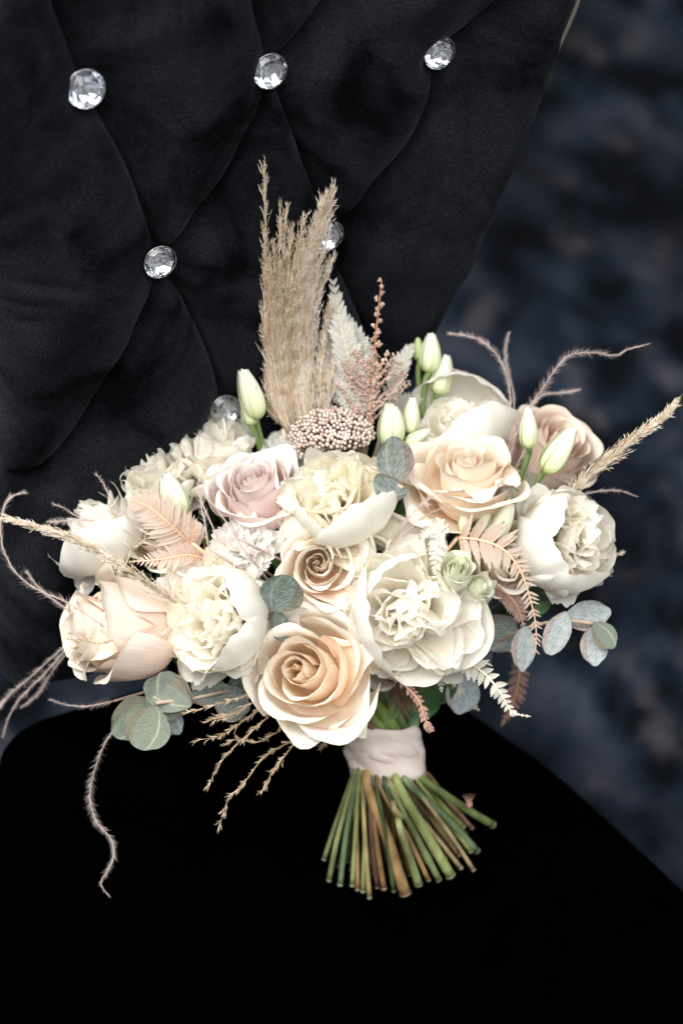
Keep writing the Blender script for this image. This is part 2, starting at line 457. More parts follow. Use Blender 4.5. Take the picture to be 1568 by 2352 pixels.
def stand(V, az, tilt, base=(0, 0, 0), spin=0.0):
    """turn a free petal so it leaves `base` at azimuth az, leaning `tilt` from the axis; inner face looks to the axis"""
    c, s = math.cos(spin), math.sin(spin)
    X = V[:, 0] * c - V[:, 2] * s * 0 ; Z0 = V[:, 2]
    if spin:
        X = V[:, 0] * c + V[:, 2] * s; Z0 = -V[:, 0] * s + V[:, 2] * c
    Y = V[:, 1]
    rad = Y * math.sin(tilt) - Z0 * math.cos(tilt)
    zz = Y * math.cos(tilt) + Z0 * math.sin(tilt)
    ca, sa = math.cos(az), math.sin(az)
    return np.stack([rad * ca - X * sa, rad * sa + X * ca, zz], 1) + np.array(base)


BIND = np.array(C(884, 1735, 1.552))
NECK = np.array(C(873, 1680, 1.553))
CAMP = np.array(W3([0, 0, 0]))


def flower_stem(root, base, axis, r=.0022, mat='stem_green', jit=.011):
    b = np.array(base); ax = np.array(axis); ax = ax / np.linalg.norm(ax)
    j = RNG.uniform(-jit, jit, 3)
    e = NECK + j
    l = np.linalg.norm(e - b)
    p1 = b - ax * l * .38; p2 = e + (b - e) * .30 + (NECK - BIND) * .35
    t = np.linspace(0, 1, 14)[:, None]
    P = (1 - t) ** 3 * b + 3 * (1 - t) ** 2 * t * p1 + 3 * (1 - t) * t * t * p2 + t ** 3 * e
    P = np.vstack([P, (e + BIND + j) / 2, BIND + j * .9])
    m = MB(); m.tube(P, r, 7); return m.build('stem', MT[mat], root)


def head(u, v, d, size_px, axis, roll, hgt):
    """matrix of a flower head: centre seen at (u,v,d), radius size_px"""
    R = size_px / FPX * d
    ax = np.array(D(*axis)); Bm = basis(ax, roll)
    c = np.array(C(u, v, d)); base = c - ax * R * hgt * .5
    return R, Bm, base, ax


def put(V, R, Bm, base): return (V * R) @ Bm.T + base


# ------------------------------------------------------------------ rose
def rose(u, v, d, px, axis, mat, label, roll=0.0, n=19, openness=.5, H=1.25, seed=0, tints=None, heart=(0, 0), outer_extra=None, sepals=True, drop=0.0, group='roses in the bouquet', tipp=.06, hw0=.16):
    rg = np.random.default_rng(100 + seed)
    R, Bm, base, ax = head(u, v, d, px, axis, roll, H)
    root = thing('rose', label, 'rose', base, group)
    for i in range(n):
        t = i / (n - 1)
        rm = .05 + .74 * t ** .92
        rt = rm * (.72 + .26 * t) + openness * .40 * t ** 1.6
        ht = H * (.95 + .05 * math.sin(t * 3.0) + rg.uniform(-.05, .03)) * (1 - (.22 + .30 * openness) * t ** 1.7) - drop * t ** 2 + rg.uniform(-.03, .03)
        curl = .25 + 2.3 * t ** .9 + rg.uniform(-.35, .45)
        p = dict(ang=i * 2.3999 + rg.uniform(-.3, .3), W=2.3 - 1.35 * t ** .8, ph=rg.uniform(0, 6.28),
                 prof=[(.05 + .05 * t, .02), (rm * 1.05 + .04, .10 - .02 * t), (rm * 1.06, ht * .60), (rt, ht)],
                 curl=curl, curl_len=.05 + .15 * t ** .8, len=1.1, spiral=.13 + .30 * (1 - t) ** 1.5, round=.14 + .12 * t,
                 tip=.02 + tipp * t, amp=.010 + .035 * t, cmid=.25 + .3 * rg.random(), wbase=.5, wob=.02, sag=.06 * t)
        V, F, uv = wrap_petal(p, 19, 17)
        V[:, :2] += rg.normal(0, .022 + .03 * t, 2)
        V[:, 0] += heart[0] * (1 - t) ; V[:, 1] += heart[1] * (1 - t)
        k = rg.uniform(.96, 1.0); c = (k, k, k)
        if tints:
            q = tints(t); c = tuple(k * x for x in q)
        mesh_obj('petal', put(V, R, Bm, base), F, MT[mat], root, uv, color=c)
    if outer_extra:
        for e in outer_extra:
            e = dict(e); az = e.pop('az'); tilt = e.pop('tilt'); col = e.pop('col', (1, 1, 1)); bs = e.pop('base', (0, 0, .1)); m_ = e.pop('mat', mat)
            V, F, uv = free_petal(nx=17, ny=19, **e)
            mesh_obj('petal', put(stand(V, az, tilt, bs), R, Bm, base), F, MT[m_], root, uv, color=col)
    if sepals:
        for k in range(5):
            V, F, uv = free_petal(L=.85, Wd=.13, bend=-.4, cup=.5, ruff=.01, wpos=.3, nx=5, ny=8, ph=k)
            mesh_obj('sepal', put(stand(V, k * 1.257 + .4, 1.9, (0, 0, .02)), R, Bm, base), F, MT['sepal'], root, uv)
    flower_stem(root, base, ax, .0030)
    return root


# ------------------------------------------------------------------ peony
def peony(u, v, d, px, axis, label, roll=0.0, guards=None, n=44, seed=0, spread=1.15, H=1.1, cone=1.0, tint=None, center=(0, 0), inner_len=1.0, group='white peonies in the bouquet'):
    rg = np.random.default_rng(300 + seed)
    R, Bm, base, ax = head(u, v, d, px, axis, roll, H)
    root = thing('peony', label, 'peony', base, group)
    if guards is None:
        guards = [dict(az=k * 1.257 + seed, tilt=1.2) for k in range(6)]
    for g in guards:
        g = dict(g); az = g.pop('az'); tilt = g.pop('tilt', 1.5); bs = g.pop('base', (0, 0, 0))
        q = dict(L=1.62, Wd=.50, bend=1.45, bend2=.35, cup=.95, ruff=.014, rf=1.4, wbase=.45, wpos=.66, rnd=.13, ph=rg.uniform(0, 6), point=.55, nx=21, ny=19, notch=.012, nf=6, crinkle=.007)
        q.update(g)
        V, F, uv = free_petal(**q)
        k = rg.uniform(.97, 1)
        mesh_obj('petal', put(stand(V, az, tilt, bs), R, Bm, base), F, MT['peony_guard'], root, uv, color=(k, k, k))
    for i in range(n):
        t = (i + .5) / n
        az = i * 2.39996 + rg.uniform(-.5, .5)
        tilt = spread * (.10 + .90 * t ** .75) + rg.uniform(-.16, .16)
        L = inner_len * (.98 - .05 * t + rg.uniform(-.12, .08))
        V, F, uv = free_petal(L=L, Wd=rg.uniform(.28, .44) + .08 * t, bend=rg.uniform(.0, .35) + .25 * (1 - t), bend2=rg.uniform(-.2, .9), cup=rg.uniform(.5, 1.3),
                              ruff=rg.uniform(.02, .06), rf=rg.uniform(1.0, 2.4), ph=rg.uniform(0, 6.28), notch=rg.uniform(.012, .045), nf=rg.uniform(3.5, 8), wbase=.22,
                              wpos=rg.uniform(.66, .86), twist=rg.uniform(-.45, .45), rnd=rg.uniform(.08, .22), nx=19, ny=12, point=.6, backroll=rg.uniform(.3, 1.5) * (rg.random() < .45))
        rb = .26 * t
        bs = (rb * math.cos(az) + center[0] * (1 - t), rb * math.sin(az) + center[1] * (1 - t), .14 + .10 * (1 - t))
        V = stand(V, az, tilt, bs, rg.uniform(-.6, .6))
        k = rg.uniform(.99, 1); c = (k, k, k * rg.uniform(.965, 1))
        mesh_obj('petal', put(V, R, Bm, base), F, MT['peony'], root, uv, color=c if tint is None else tuple(a * b for a, b in zip(c, tint)))
    flower_stem(root, base, ax, .0030)
    return root


def carnation(u, v, d, px, axis, label, seed=0, n=46, mat='carnation', name='carnation', squash=.8):
    rg = np.random.default_rng(500 + seed)
    R, Bm, base, ax = head(u, v, d, px, axis, 0, .8)
    root = thing(name, label, name, base, 'small white carnations in the bouquet')
    for i in range(n):
        t = (i + .5) / n; az = i * 2.39996 + rg.uniform(-.3, .3); tilt = 1.35 * t ** .7
        V, F, uv = free_petal(L=.92 + rg.uniform(-.1, .1), Wd=rg.uniform(.26, .38), bend=.15, bend2=rg.uniform(-.2, 1.1), cup=rg.uniform(.3, .9), ruff=rg.uniform(.04, .08), rf=rg.uniform(2, 3.5),
                              ph=rg.uniform(0, 6.28), notch=.035, nf=12, wbase=.12, wpos=.85, twist=rg.uniform(-.7, .7), rnd=.15, nx=17, ny=9, point=.3)
        V = stand(V, az, tilt, (0, 0, .05), rg.uniform(-.6, .6)); V[:, 2] *= squash
        k = rg.uniform(.985, 1)
        mesh_obj('petal', put(V, R, Bm, base), F, MT[mat], root, uv, color=(k, k, k))
    m = MB(); a_ = np.linspace(0, 1, 5)[:, None]
    P = base + ax * R * (.15 - .9 * a_); m.tube(P, R * np.array([.34, .30, .24, .18, .08]), 9)
    m.build('calyx', MT['sepal'], root)
    flower_stem(root, base - ax * R * .7, ax, .0018)
    return root


def bud(u, v, d, lpx, wpx, axis, label, seed=0, opened=0.0, stem_to=None, mat='lisi', greens=3, group='lisianthus buds in the bouquet', tint=(1, 1, 1)):
    """closed lisianthus bud; (u,v) its middle, lpx its length"""
    rg = np.random.default_rng(700 + seed)
    ax = np.array(D(*axis)); R = wpx / 2 / FPX * d; Ln = lpx / FPX * d
    H = Ln / R
    c = np.array(C(u, v, d)); base = c - ax * Ln * .5; Bm = basis(ax, rg.uniform(0, 6))
    root = thing('lisianthus_bud', label, 'bud', base, group)
    for i in range(5):
        t = i / 4
        p = dict(ang=i * 2 * np.pi / 5 + .1 * i, W=1.15 - .15 * t, ph=rg.uniform(0, 6.28),
                 prof=[(.22, 0), (1.12, H * .06), (1.12 - .12 * (1 - t), H * .50), (.30 + opened * .5 + .08 * t, H * (.98 - .05 * t))],
                 curl=.5 + opened, curl_len=.05, len=H, spiral=.20, round=.10, tip=.02, amp=.03, cmid=.6, wbase=.7)
        V, F, uv = wrap_petal(p, 9, 12)
        mesh_obj('petal', put(V, R, Bm, base), F, MT[mat], root, uv, color=tint)
    for k in range(greens):
        V, F, uv = free_petal(L=H * rg.uniform(.45, .7), Wd=.18 / (H * .55) * 1.6, bend=.35, cup=.8, ruff=0.0, wpos=.25, nx=5, ny=8, ph=k)
        V = stand(V, k * 2 * np.pi / greens + .5, .42, (0, 0, -.05)); V[:, :2] *= 1.12
        V[:, :2] += .25 * np.array([math.cos(k * 2 * np.pi / greens + .5), math.sin(k * 2 * np.pi / greens + .5)])
        mesh_obj('sepal', put(V, R, Bm, base), F, MT['sepal'], root, uv)
    m = MB()
    if stem_to:
        P = catmull([base + ax * R * .1] + [np.array(C(*q)) for q in stem_to], 14)
        m.tube(P, .0019, 7); m.build('stem', MT['stem_green'], root)
        flower_stem(root, P[-1], (P[-2] - P[-1]), .0017)
    else:
        flower_stem(root, base, ax, .0018)
    return root


# ------------------------------------------------------------------ leaves, ferns, grasses, feathers
def backd(u, v, off=.034): return -plane_hit(u, v, T0, EN)[2] - off


def leaf_at(root, tipc, basec, wpx, d0, d1, mat, face=(0, 0, 1), bend=.2, cup=.25, name='leaf', wpos=.5, point=.95, col=(1, 1, 1), ruff=.01, seed=0, wbase=.12, rnd=.08, wave=0.0):
    """leaf from its base pixel to its tip pixel, face turned towards `face`"""
    p0 = np.array(C(basec[0], basec[1], d0)); p1 = np.array(C(tipc[0], tipc[1], d1))
    y = p1 - p0; L = np.linalg.norm(y); y /= L
    f = np.array(D(*face)); z = f - y * (f @ y); z /= np.linalg.norm(z); x = np.cross(y, z)
    Wr = wpx / 2 / FPX * (d0 + d1) / 2 / L
    V, F, uv = free_petal(L=L * (1 + bend * bend * .08), Wd=Wr, bend=bend, bend2=0, cup=cup, ruff=ruff, rf=2, wbase=wbase, wpos=wpos, rnd=rnd, point=1.25 * point, ph=seed, nx=11, ny=13)
    # chord correction
    e = V[(12 * 11) + 5]; an = math.atan2(e[2], e[1])
    Y = V[:, 1] * math.cos(an) + V[:, 2] * math.sin(an); Z = -V[:, 1] * math.sin(an) + V[:, 2] * math.cos(an)
    Q = p0 + np.outer(V[:, 0], x) + np.outer(Y, y) + np.outer(Z, z)
    return mesh_obj(name, Q, F, MT[mat], root, uv, color=col)


def twig(root, pts, r, mat='twig', name='twig', join=True):
    P = catmull([np.array(C(*p)) for p in pts], 4 * len(pts))
    m = MB(); m.tube(P, np.linspace(r, r * .6, len(P)), 7); m.build(name, MT[mat], root)
    return P


def to_bind(root, p, r=.0014, mat='twig', name='stem'):
    p = np.array(p); j = RNG.uniform(-.010, .010, 3); e = NECK + j
    hid = np.array(C(800 + RNG.uniform(-60, 60), 1480 + RNG.uniform(-60, 60), 1.56))
    mid = p * .45 + hid * .55
    m = MB(); m.tube(catmull([p, mid, e, BIND + j * .9], 14), r, 6); return m.build(name, MT[mat], root)


def pinna(P0, dirv, side, L, Wd, teeth, depth, curve, rg, ny=None):
    """toothed leaflet outline filled as a strip down a midrib"""
    ny = ny or teeth * 2 + 3
    b = np.linspace(0, 1, ny)
    prof = np.sin(np.clip(b * 1.15 + .12, 0, 1) * np.pi) ** .6 * (1 - b ** 3 * .6) * (1 - .25 * b)
    saw = 1 - depth * (np.arange(ny) % 2)
    w = Wd * prof * saw
    nrm = np.cross(dirv, side)
    c = P0[None] + np.outer(b * L, dirv) + np.outer(curve * L * b ** 2, nrm) 
    off = (np.arange(ny) % 2) * -.02 * L
    Lf = c + np.outer(w, side) + np.outer(.0 * b, dirv) + np.outer(w * .35, nrm) + np.outer(off, dirv)
    Rt = c - np.outer(w, side) + np.outer(w * .35, nrm) + np.outer(off, dirv)
    V = np.vstack([Lf, c, Rt]); F = []
    for j in range(ny - 1):
        F += [(j, ny + j, ny + j + 1, j + 1), (ny + j, 2 * ny + j, 2 * ny + j + 1, ny + j + 1)]
    uv = np.vstack([np.stack([np.full(ny, x), b], 1) for x in (0, .5, 1)])
    return V, F, uv


def fern(pts, label, mat, rib, n, Lpx, wrel, name='fern_frond', face=(0, 0, 1), teeth=5, depth=.35, profile=None, ang=1.05, curve=.1, seed=0, start=.05, group=None, rr=.0009, deep=None, tint=(1, 1, 1), bind=True, jit=.12):
    rg = np.random.default_rng(900 + seed)
    P = catmull([np.array(C(*p)) for p in pts], 40)
    root = thing(name, label, 'fern', P[0], group)
    m = MB(); m.tube(P, np.linspace(rr, rr * .35, 40), 6); m.build('rib', MT[rib], root)
    f = np.array(D(*face))
    Tn = np.gradient(P, axis=0); Tn /= np.linalg.norm(Tn, axis=1)[:, None]
    dm = np.mean([p[2] for p in pts])
    for k in range(n):
        t = start + (1 - start) * (k + .5) / n
        i = min(39, int(t * 39)); tn = Tn[i]; pr = profile(t) if profile else (math.sin(min(1, t * 1.6 + .25) * np.pi * .5) * (1 - t ** 2.2) + .10)
        sd = np.cross(f, tn); sd /= np.linalg.norm(sd)
        for s in (-1, 1):
            L = Lpx / FPX * dm * pr * rg.uniform(.88, 1.08)
            if L < .0012: continue
            an = ang * rg.uniform(.9, 1.1) * (1 - .35 * t)
            dv = tn * math.cos(an) + s * sd * math.sin(an) + f * rg.uniform(-jit, jit); dv /= np.linalg.norm(dv)
            sv = np.cross(f, dv); sv /= np.linalg.norm(sv)
            V, F, uv = pinna(P[i], dv, sv, L, L * wrel, teeth, depth, rg.uniform(-curve, curve), rg)
            mesh_obj('leaflet', V, F, MT[mat], root, uv, smooth=True, color=tint)
    if bind: to_bind(root, P[0], .0012, rib)
    return root


def feather(pts, label, wpx, seed=0, density=1.0, r=.00036, bind=True, group='ostrich feather wisps in the bouquet', taper=1.0):
    rg = np.random.default_rng(1100 + seed)
    Pc = np.array([np.array(C(*p)) for p in pts]); n = 60
    P = catmull(Pc, n); dm = np.mean([p[2] for p in pts])
    root = thing('feather_wisp', label, 'feather', P[0], group)
    m = MB(); m.tube(P, np.linspace(r, r * .45, n), 5); m.build('quill', MT['quill'], root)
    Tn, U, B = frames(P)
    ln = np.linalg.norm(np.diff(P, axis=0), axis=1).sum()
    nb = int(ln / .00024 * density)
    w = wpx * 1.3 / FPX * dm; tw0 = rg.uniform(0, 6.28)
    m = MB()
    for k in range(nb):
        t = rg.uniform(0, 1); i = min(n - 1, int(t * (n - 1))); f = t * (n - 1) - i
        p0 = P[i] * (1 - f) + P[min(n - 1, i + 1)] * f
        sd = 1 if rg.random() < .5 else -1
        tw = tw0 + 2.2 * t
        a = tw + (0 if sd > 0 else np.pi) + rg.normal(0, .35)
        o = math.cos(a) * U[i] + math.sin(a) * B[i]
        lump = .82 + .18 * math.sin(t * 23 + sd * 2 + tw0 * 3) * math.sin(t * 57 + tw0)
        L = w * lump * rg.uniform(.55, 1.15) * (1 - .6 * t ** 2.5) * taper
        d = Tn[i] * rg.uniform(.7, 1.2) + o * rg.uniform(.55, 1.1) + rg.normal(0, .12, 3); d /= np.linalg.norm(d)
        m.blade(p0, p0 + d * L, .00007, p0 - CAMP)
    m.build('barbs', MT['barb'], root, kind='stuff', smooth=False)
    if bind: to_bind(root, P[0], .0008, 'quill')
    return root


def panicle(pts, label, wpx, n, seed=0, mat='straw', spread=.35, slen=60, sw=.00030, name='grass_plume', cat='grass plume', group=None, spk=True, prof=None, bind=True, stem_r=.0007, mat2='straw_pale', share=.4):
    rg = np.random.default_rng(1300 + seed)
    P = catmull([np.array(C(*p)) for p in pts], 50); dm = np.mean([p[2] for p in pts])
    root = thing(name, label, cat, P[0], group)
    m = MB(); m.tube(P, np.linspace(stem_r, stem_r * .4, 50), 6); m.build('stem', MT[mat], root)
    Tn, U, B = frames(P)
    ms = [MB(), MB()]
    px = dm / FPX
    for k in range(n):
        t = rg.uniform(0, 1) ** .9 * .97; i = int(t * 49)
        pr = prof(t) if prof else (1 - t ** 1.5) * .9 + .1
        a = rg.uniform(0, 2 * np.pi); o = math.cos(a) * U[i] + math.sin(a) * B[i]
        rad = abs(rg.normal(0, .5)) * wpx * .5 * px * pr
        p0 = P[i] + o * rad * .5
        L = slen * px * rg.uniform(.4, 1.1) * (1 - .35 * t)
        d = Tn[i] + o * spread * rg.uniform(.2, 1) + rg.normal(0, .06, 3); d /= np.linalg.norm(d)
        b = rg.normal(0, .12, 3)
        Q = np.array([p0, p0 + d * L * .35 + b * L * .06, p0 + d * L * .7 + b * L * .16, p0 + d * L + b * L * .34])
        mm = ms[int(rg.random() < share)]
        mm.strand(Q, sw * rg.uniform(.7, 1.3))
        if spk and rg.random() < .8:
            for q in range(2):
                s0 = Q[1 + q] ; dd = d + rg.normal(0, .38, 3); dd /= np.linalg.norm(dd)
                mm.blade(s0, s0 + dd * px * rg.uniform(7, 15), sw * .95, s0 - CAMP)
    ms[0].build('spikelets', MT[mat], root, kind='stuff'); ms[1].build('spikelets', MT[mat2], root, kind='stuff')
    if bind: to_bind(root, P[0], .0010, mat)
    return root


# ================================================================== CARPET
def carpet_mat():
    m, nt, N, L = new_mat('carpet_pile')
    out = N.new('ShaderNodeOutputMaterial'); tc = N.new('ShaderNodeTexCoord')
    vd = M3 @ np.array([0, 0, -1.0])
    m0 = N.new('ShaderNodeMapping'); m0.inputs['Rotation'].default_value = (0, 0, math.pi / 2 - math.atan2(vd[1], vd[0]))
    L.new(tc.outputs['Object'], m0.inputs[0])
    mp = N.new('ShaderNodeMapping'); mp.inputs['Scale'].default_value = (1.12, .80, 1); mp.inputs['Location'].default_value = (3.1, 1.7, 0)
    L.new(m0.outputs[0], mp.inputs[0])
    def noise(sc, det, dist, off):
        n = N.new('ShaderNodeTexNoise'); n.inputs['Scale'].default_value = sc; n.inputs['Detail'].default_value = det; n.inputs['Distortion'].default_value = dist
        q = N.new('ShaderNodeMapping'); q.inputs['Location'].default_value = (off, off * .7, 0); L.new(mp.outputs[0], q.inputs[0]); L.new(q.outputs[0], n.inputs['Vector']); return n
    a = noise(9.5, 4, .3, 0); b = noise(13, 3, .3, 5); c = noise(3.2, 2, .2, 9); g = noise(300, 2, 0, 2)
    ra = ramp(N, [(.42, (.0022, .0035, .0060)), (.50, (.010, .0165, .030)), (.60, (.028, .036, .054)), (.72, (.060, .068, .095))]); L.new(a.outputs[0], ra.inputs[0])
    rb = ramp(N, [(.56, (0, 0, 0)), (.70, (.62, .62, .62))]); L.new(b.outputs[0], rb.inputs[0])
    mx = N.new('ShaderNodeMixRGB'); L.new(rb.outputs[0], mx.inputs[0]); L.new(ra.outputs[0], mx.inputs[1]); mx.inputs[2].default_value = (.10, .088, .095, 1)
    rc = ramp(N, [(.40, (.22, .22, .24)), (.62, (1.25, 1.25, 1.25))]); L.new(c.outputs[0], rc.inputs[0])
    m2 = N.new('ShaderNodeMixRGB'); m2.blend_type = 'MULTIPLY'; m2.inputs[0].default_value = 1
    L.new(mx.outputs[0], m2.inputs[1]); L.new(rc.outputs[0], m2.inputs[2])
    p = N.new('ShaderNodeBsdfPrincipled'); p.inputs['Roughness'].default_value = .95; p.inputs['Specular IOR Level'].default_value = .1
    L.new(m2.outputs[0], p.inputs['Base Color'])
    bu = N.new('ShaderNodeBump'); bu.inputs['Strength'].default_value = .6; bu.inputs['Distance'].default_value = .004
    L.new(g.outputs[0], bu.inputs['Height']); L.new(bu.outputs[0], p.inputs['Normal'])
    L.new(p.outputs[0], out.inputs[0]); return m


MT['carpet'] = carpet_mat()
nx = 80
xs = np.linspace(-3, 3, nx); ys = np.linspace(-3, 4, nx)
X, Y = np.meshgrid(xs, ys); Z = .002 * np.sin(X * 3.1) * np.cos(Y * 2.3)
o = mesh_obj('carpet', np.stack([X, Y, Z], -1).reshape(-1, 3), grid_faces(nx, nx), MT['carpet'])
o['kind'] = 'structure'

# ================================================================== CHAIR
MT['velvet_back'] = velvet_mat('black_velvet_back', (.0098, .0106, .0132), .045, (.76, .82, .95), .45, .26, 1.12)
MT['velvet_seat'] = velvet_mat('black_velvet_seat', (.00035, .00035, .0004), .006, (.5, .6, .9), .3, .5, 1.0)
MT['trim'] = simple_mat('brushed_steel_trim', (.30, .27, .25), (.42, .38, .35), 90, .35, .5, bump=.1)
for nd in MT['trim'].node_tree.nodes:
    if nd.type == 'BSDF_PRINCIPLED': nd.inputs['Metallic'].default_value = .9

chair_loc = (W3(SEATP).x + .03, W3(SEATP).y - .2, 0)
chair = thing('velvet_chair', 'black velvet chair with a deep buttoned back and crystal buttons under the bouquet', 'chair', chair_loc)


def plane_st(u, v):
    h = plane_hit(u, v, T0, EN) - T0
    return np.array([h @ EX, h @ EY])


seams_px = [
    [(196, 203), (250, 290), (305, 400), (342, 505), (366, 600)],
    [(618, 162), (596, 240), (550, 330), (480, 440), (420, 525), (366, 600)],
    [(618, 162), (668, 270), (703, 370), (732, 460), (752, 540)],
    [(1006, 120), (988, 200), (950, 280), (895, 370), (835, 440), (752, 540)],
    [(366, 600), (340, 690), (290, 790), (238, 880), (165, 985), (90, 1070), (0, 1125), (-90, 1150), (-260, 1170)],
    [(366, 600), (422, 680), (462, 760), (495, 845), (517, 940)],
    [(752, 540), (720, 640), (650, 770), (580, 870), (517, 940)],
    [(752, 540), (796, 640), (838, 740), (880, 830), (960, 960)],
    [(196, 203), (168, 120), (128, 0), (100, -120), (80, -300)],
    [(618, 162), (606, 107), (586, 0), (560, -120), (520, -300)],
    [(618, 162), (655, 105), (730, 8), (800, -90), (900, -300)],
    [(1006, 120), (1056, 66), (1127, 8), (1210, -80), (1350, -250)],
    [(517, 940), (430, 1050), (360, 1200), (330, 1360), (320, 1600)],
    [(517, 940), (580, 1060), (640, 1250), (700, 1500), (740, 1700)],
]
segs = []
for s_ in seams_px:
    P = catmull([np.append(plane_st(*q), 0) for q in s_], 14)[:, :2]
    segs += list(zip(P[:-1], P[1:]))
btn_px = [(196, 203), (618, 162), (1006, 120), (366, 600), (752, 540), (517, 940)]
btn_st = np.array([plane_st(*q) for q in btn_px])
tl = np.array([-.40, -.318, -.30, -.25, -.15, -.082, -.022, .042, .076, .145, .20, .25])
hw = np.array([.136, .136, .141, .143, .144, .1505, .171, .188, .198, .207, .205, .190])
TB, TT = -.312, .262


def half_width(t):
    w = np.interp(t, tl, hw)
    # rounded bottom and top corners
    return w


def back_h(s, t, w):
    P = np.stack([s, t], -1)
    dm = np.full(s.shape, 9.0)
    for a, b in segs:
        ab = b - a; l2 = ab @ ab
        k = np.clip(((P - a) @ ab) / l2, 0, 1)
        dd = np.linalg.norm(P - (a + k[..., None] * ab), axis=-1)
        dm = np.minimum(dm, dd)
    h = .014 * (1 - np.exp(-(dm / .009))) + .014 * (1 - np.exp(-(dm / .034) ** 1.3)) 
    h -= .0075 * np.exp(-(dm / .0028) ** 2)                       # stitched crease
    for b in btn_st:
        r = np.linalg.norm(P - b, axis=-1)
        h = h * (1 - .9 * np.exp(-(r / .0165) ** 2.5))
    # soft folds and dents pressed into the cushions
    h += .0022 * np.sin(s * 38 + 7 * np.sin(t * 21)) * np.sin(t * 33 + 2) + .0011 * np.sin(s * 95 + t * 70)
    for (u0, v0), (u1, v1), am, wd in [((0, 600), (165, 620), .004, .004), ((-40, 655), (110, 655), .003, .003), ((0, 700), (90, 690), .0025, .003), ((95, 470), (170, 340), .0035, .009), ((150, 560), (70, 430), .0025, .008), ((60, 240), (130, 480), .003, .010)]:
        a = plane_st(u0, v0); b = plane_st(u1, v1); ab = b - a
        k = np.clip(((P - a) @ ab) / (ab @ ab), 0, 1); dd = np.linalg.norm(P - (a + k[..., None] * ab), axis=-1)
        h -= am * np.exp(-(dd / wd) ** 2) * np.sin(np.clip(k, .02, .98) * np.pi) ** .5
    return h


ns, ntt = 400, 440
tt = np.linspace(TB, TT, ntt)
kk = np.linspace(-1, 1, ns); kk = np.sign(kk) * (1 - (1 - np.abs(kk)) ** 1.15)
K, TTm = np.meshgrid(kk, tt)
Wm = half_width(TTm)
# round the corners at top and bottom by pulling rows in
cb = np.clip((TTm - TB) / .012, 0, 1); ct = np.clip((TT - TTm) / .07, 0, 1)
Wm = Wm * (1 - .10 * (1 - np.sqrt(1 - (1 - cb) ** 2)) - .45 * (1 - np.sqrt(np.clip(1 - (1 - ct) ** 2, 0, 1))))
Sm = K * Wm
Hh = back_h(Sm, TTm, Wm)
edge = np.minimum((1 - np.abs(K)) * Wm, np.minimum(TTm - TB, TT - TTm))
e = np.clip(edge / .030, 0, 1)
Hh = Hh * np.sqrt(1 - (1 - e) ** 2) - .016 * (1 - np.sqrt(1 - (1 - e) ** 2))
Hh += .25 * np.clip(np.abs(Sm) - .1, 0, 1) ** 2


def back_pt(s, t, h): return M3 @ (T0[:, None] + EX[:, None] * s + EY[:, None] * t + EN[:, None] * h) - ORG[:, None]


V = back_pt(Sm.ravel(), TTm.ravel(), Hh.ravel()).T
mesh_obj('backrest', V, grid_faces(ns, ntt), MT['velvet_back'], chair)
# rear shell of the back: outline swept to a plain rear face 45 mm behind
ol = [(-1, t) for t in tt[::8]] + [(k, TT) for k in kk[::10]] + [(1, t) for t in tt[::-8]] + [(k, TB) for k in kk[::-10]]
def oi(k, t):
    j = int(np.argmin(abs(tt - t))); i = int(np.argmin(abs(kk - k))); return Sm[j, i], TTm[j, i], Hh[j, i]
O = np.array([oi(k, t) for k, t in ol])
nO = len(O)
r0 = back_pt(O[:, 0], O[:, 1], O[:, 2]).T
r1 = back_pt(O[:, 0] * 1.0, O[:, 1], np.full(nO, -.030)).T
r2 = back_pt(O[:, 0] * .93, O[:, 1] * .98, np.full(nO, -.045)).T
V = np.vstack([r0, r1, r2]); F = [(j * nO + i, j * nO + (i + 1) % nO, (j + 1) * nO + (i + 1) % nO, (j + 1) * nO + i) for j in range(2) for i in range(nO)]
F.append(tuple(2 * nO + i for i in range(nO)))
mesh_obj('back_shell', V, F, MT['velvet_back'], chair, smooth=False)
# slim steel trim that swings clear of the padding towards the top right
tr = []
for t in np.linspace(.02, .255, 26):
    w = float(Sm[int(np.argmin(abs(tt - t))), -1]); out_ = -.004 + .0145 * sm(np.array(t), .045, .150) - .006 * sm(np.array(t), .17, .25)
    h = -.003
    tr.append(back_pt(np.array([w + float(out_)]), np.array([t]), np.array([h]))[:, 0])
m = MB(); m.tube(catmull(tr, 40), .0021, 8); m.build('steel_trim', MT['trim'], chair)
# bracket joining back and seat, behind the flowers
br = []
for t, h in ((-.25, -.02), (-.31, -.02), (-.36, -.005), (-.37, .03)):
    br.append(back_pt(np.array([0.02]), np.array([t]), np.array([h]))[:, 0])
m = MB(); m.tube(catmull(br, 16), .028, 12); m.build('back_support', MT['velvet_seat'], chair)

# ---- seat cushion: outline measured in its own plane (x right, y back), from the photograph
sx = SEATP
def seat_xy(x, y, z=0.0): return M3 @ (SEATP + FX * x + FY * y + UP * z) - ORG
_hr = [(-.33, .262), (-.261, .246), (-.196, .228), (-.148, .213), (-.104, .193), (-.086, .184), (-.065, .172), (-.035, .150), (-.012, .122), (.001, .09), (.007, .05), (.009, 0.0)]
_hl = [(-.33, .262), (-.22, .235), (-.194, .228), (-.14, .209), (-.08, .184), (-.04, .166), (-.012, .150), (.000, .128), (.004, .10), (.007, .05)]
cx = .022
right = [(cx + w, y) for y, w in _hr]
left = [(cx - w, y) for y, w in _hl][::-1]
front = [(cx - .258, -.38), (cx - .22, -.43), (cx - .10, -.465), (cx, -.475), (cx + .10, -.465), (cx + .22, -.43), (cx + .262, -.38)]
outl = right + left + front
outl = catmull([(x, y, 0) for x, y in outl] + [(outl[0][0], outl[0][1], 0)], 160)[:-1, :2]
cen = np.array([cx, -.2])
rings = []
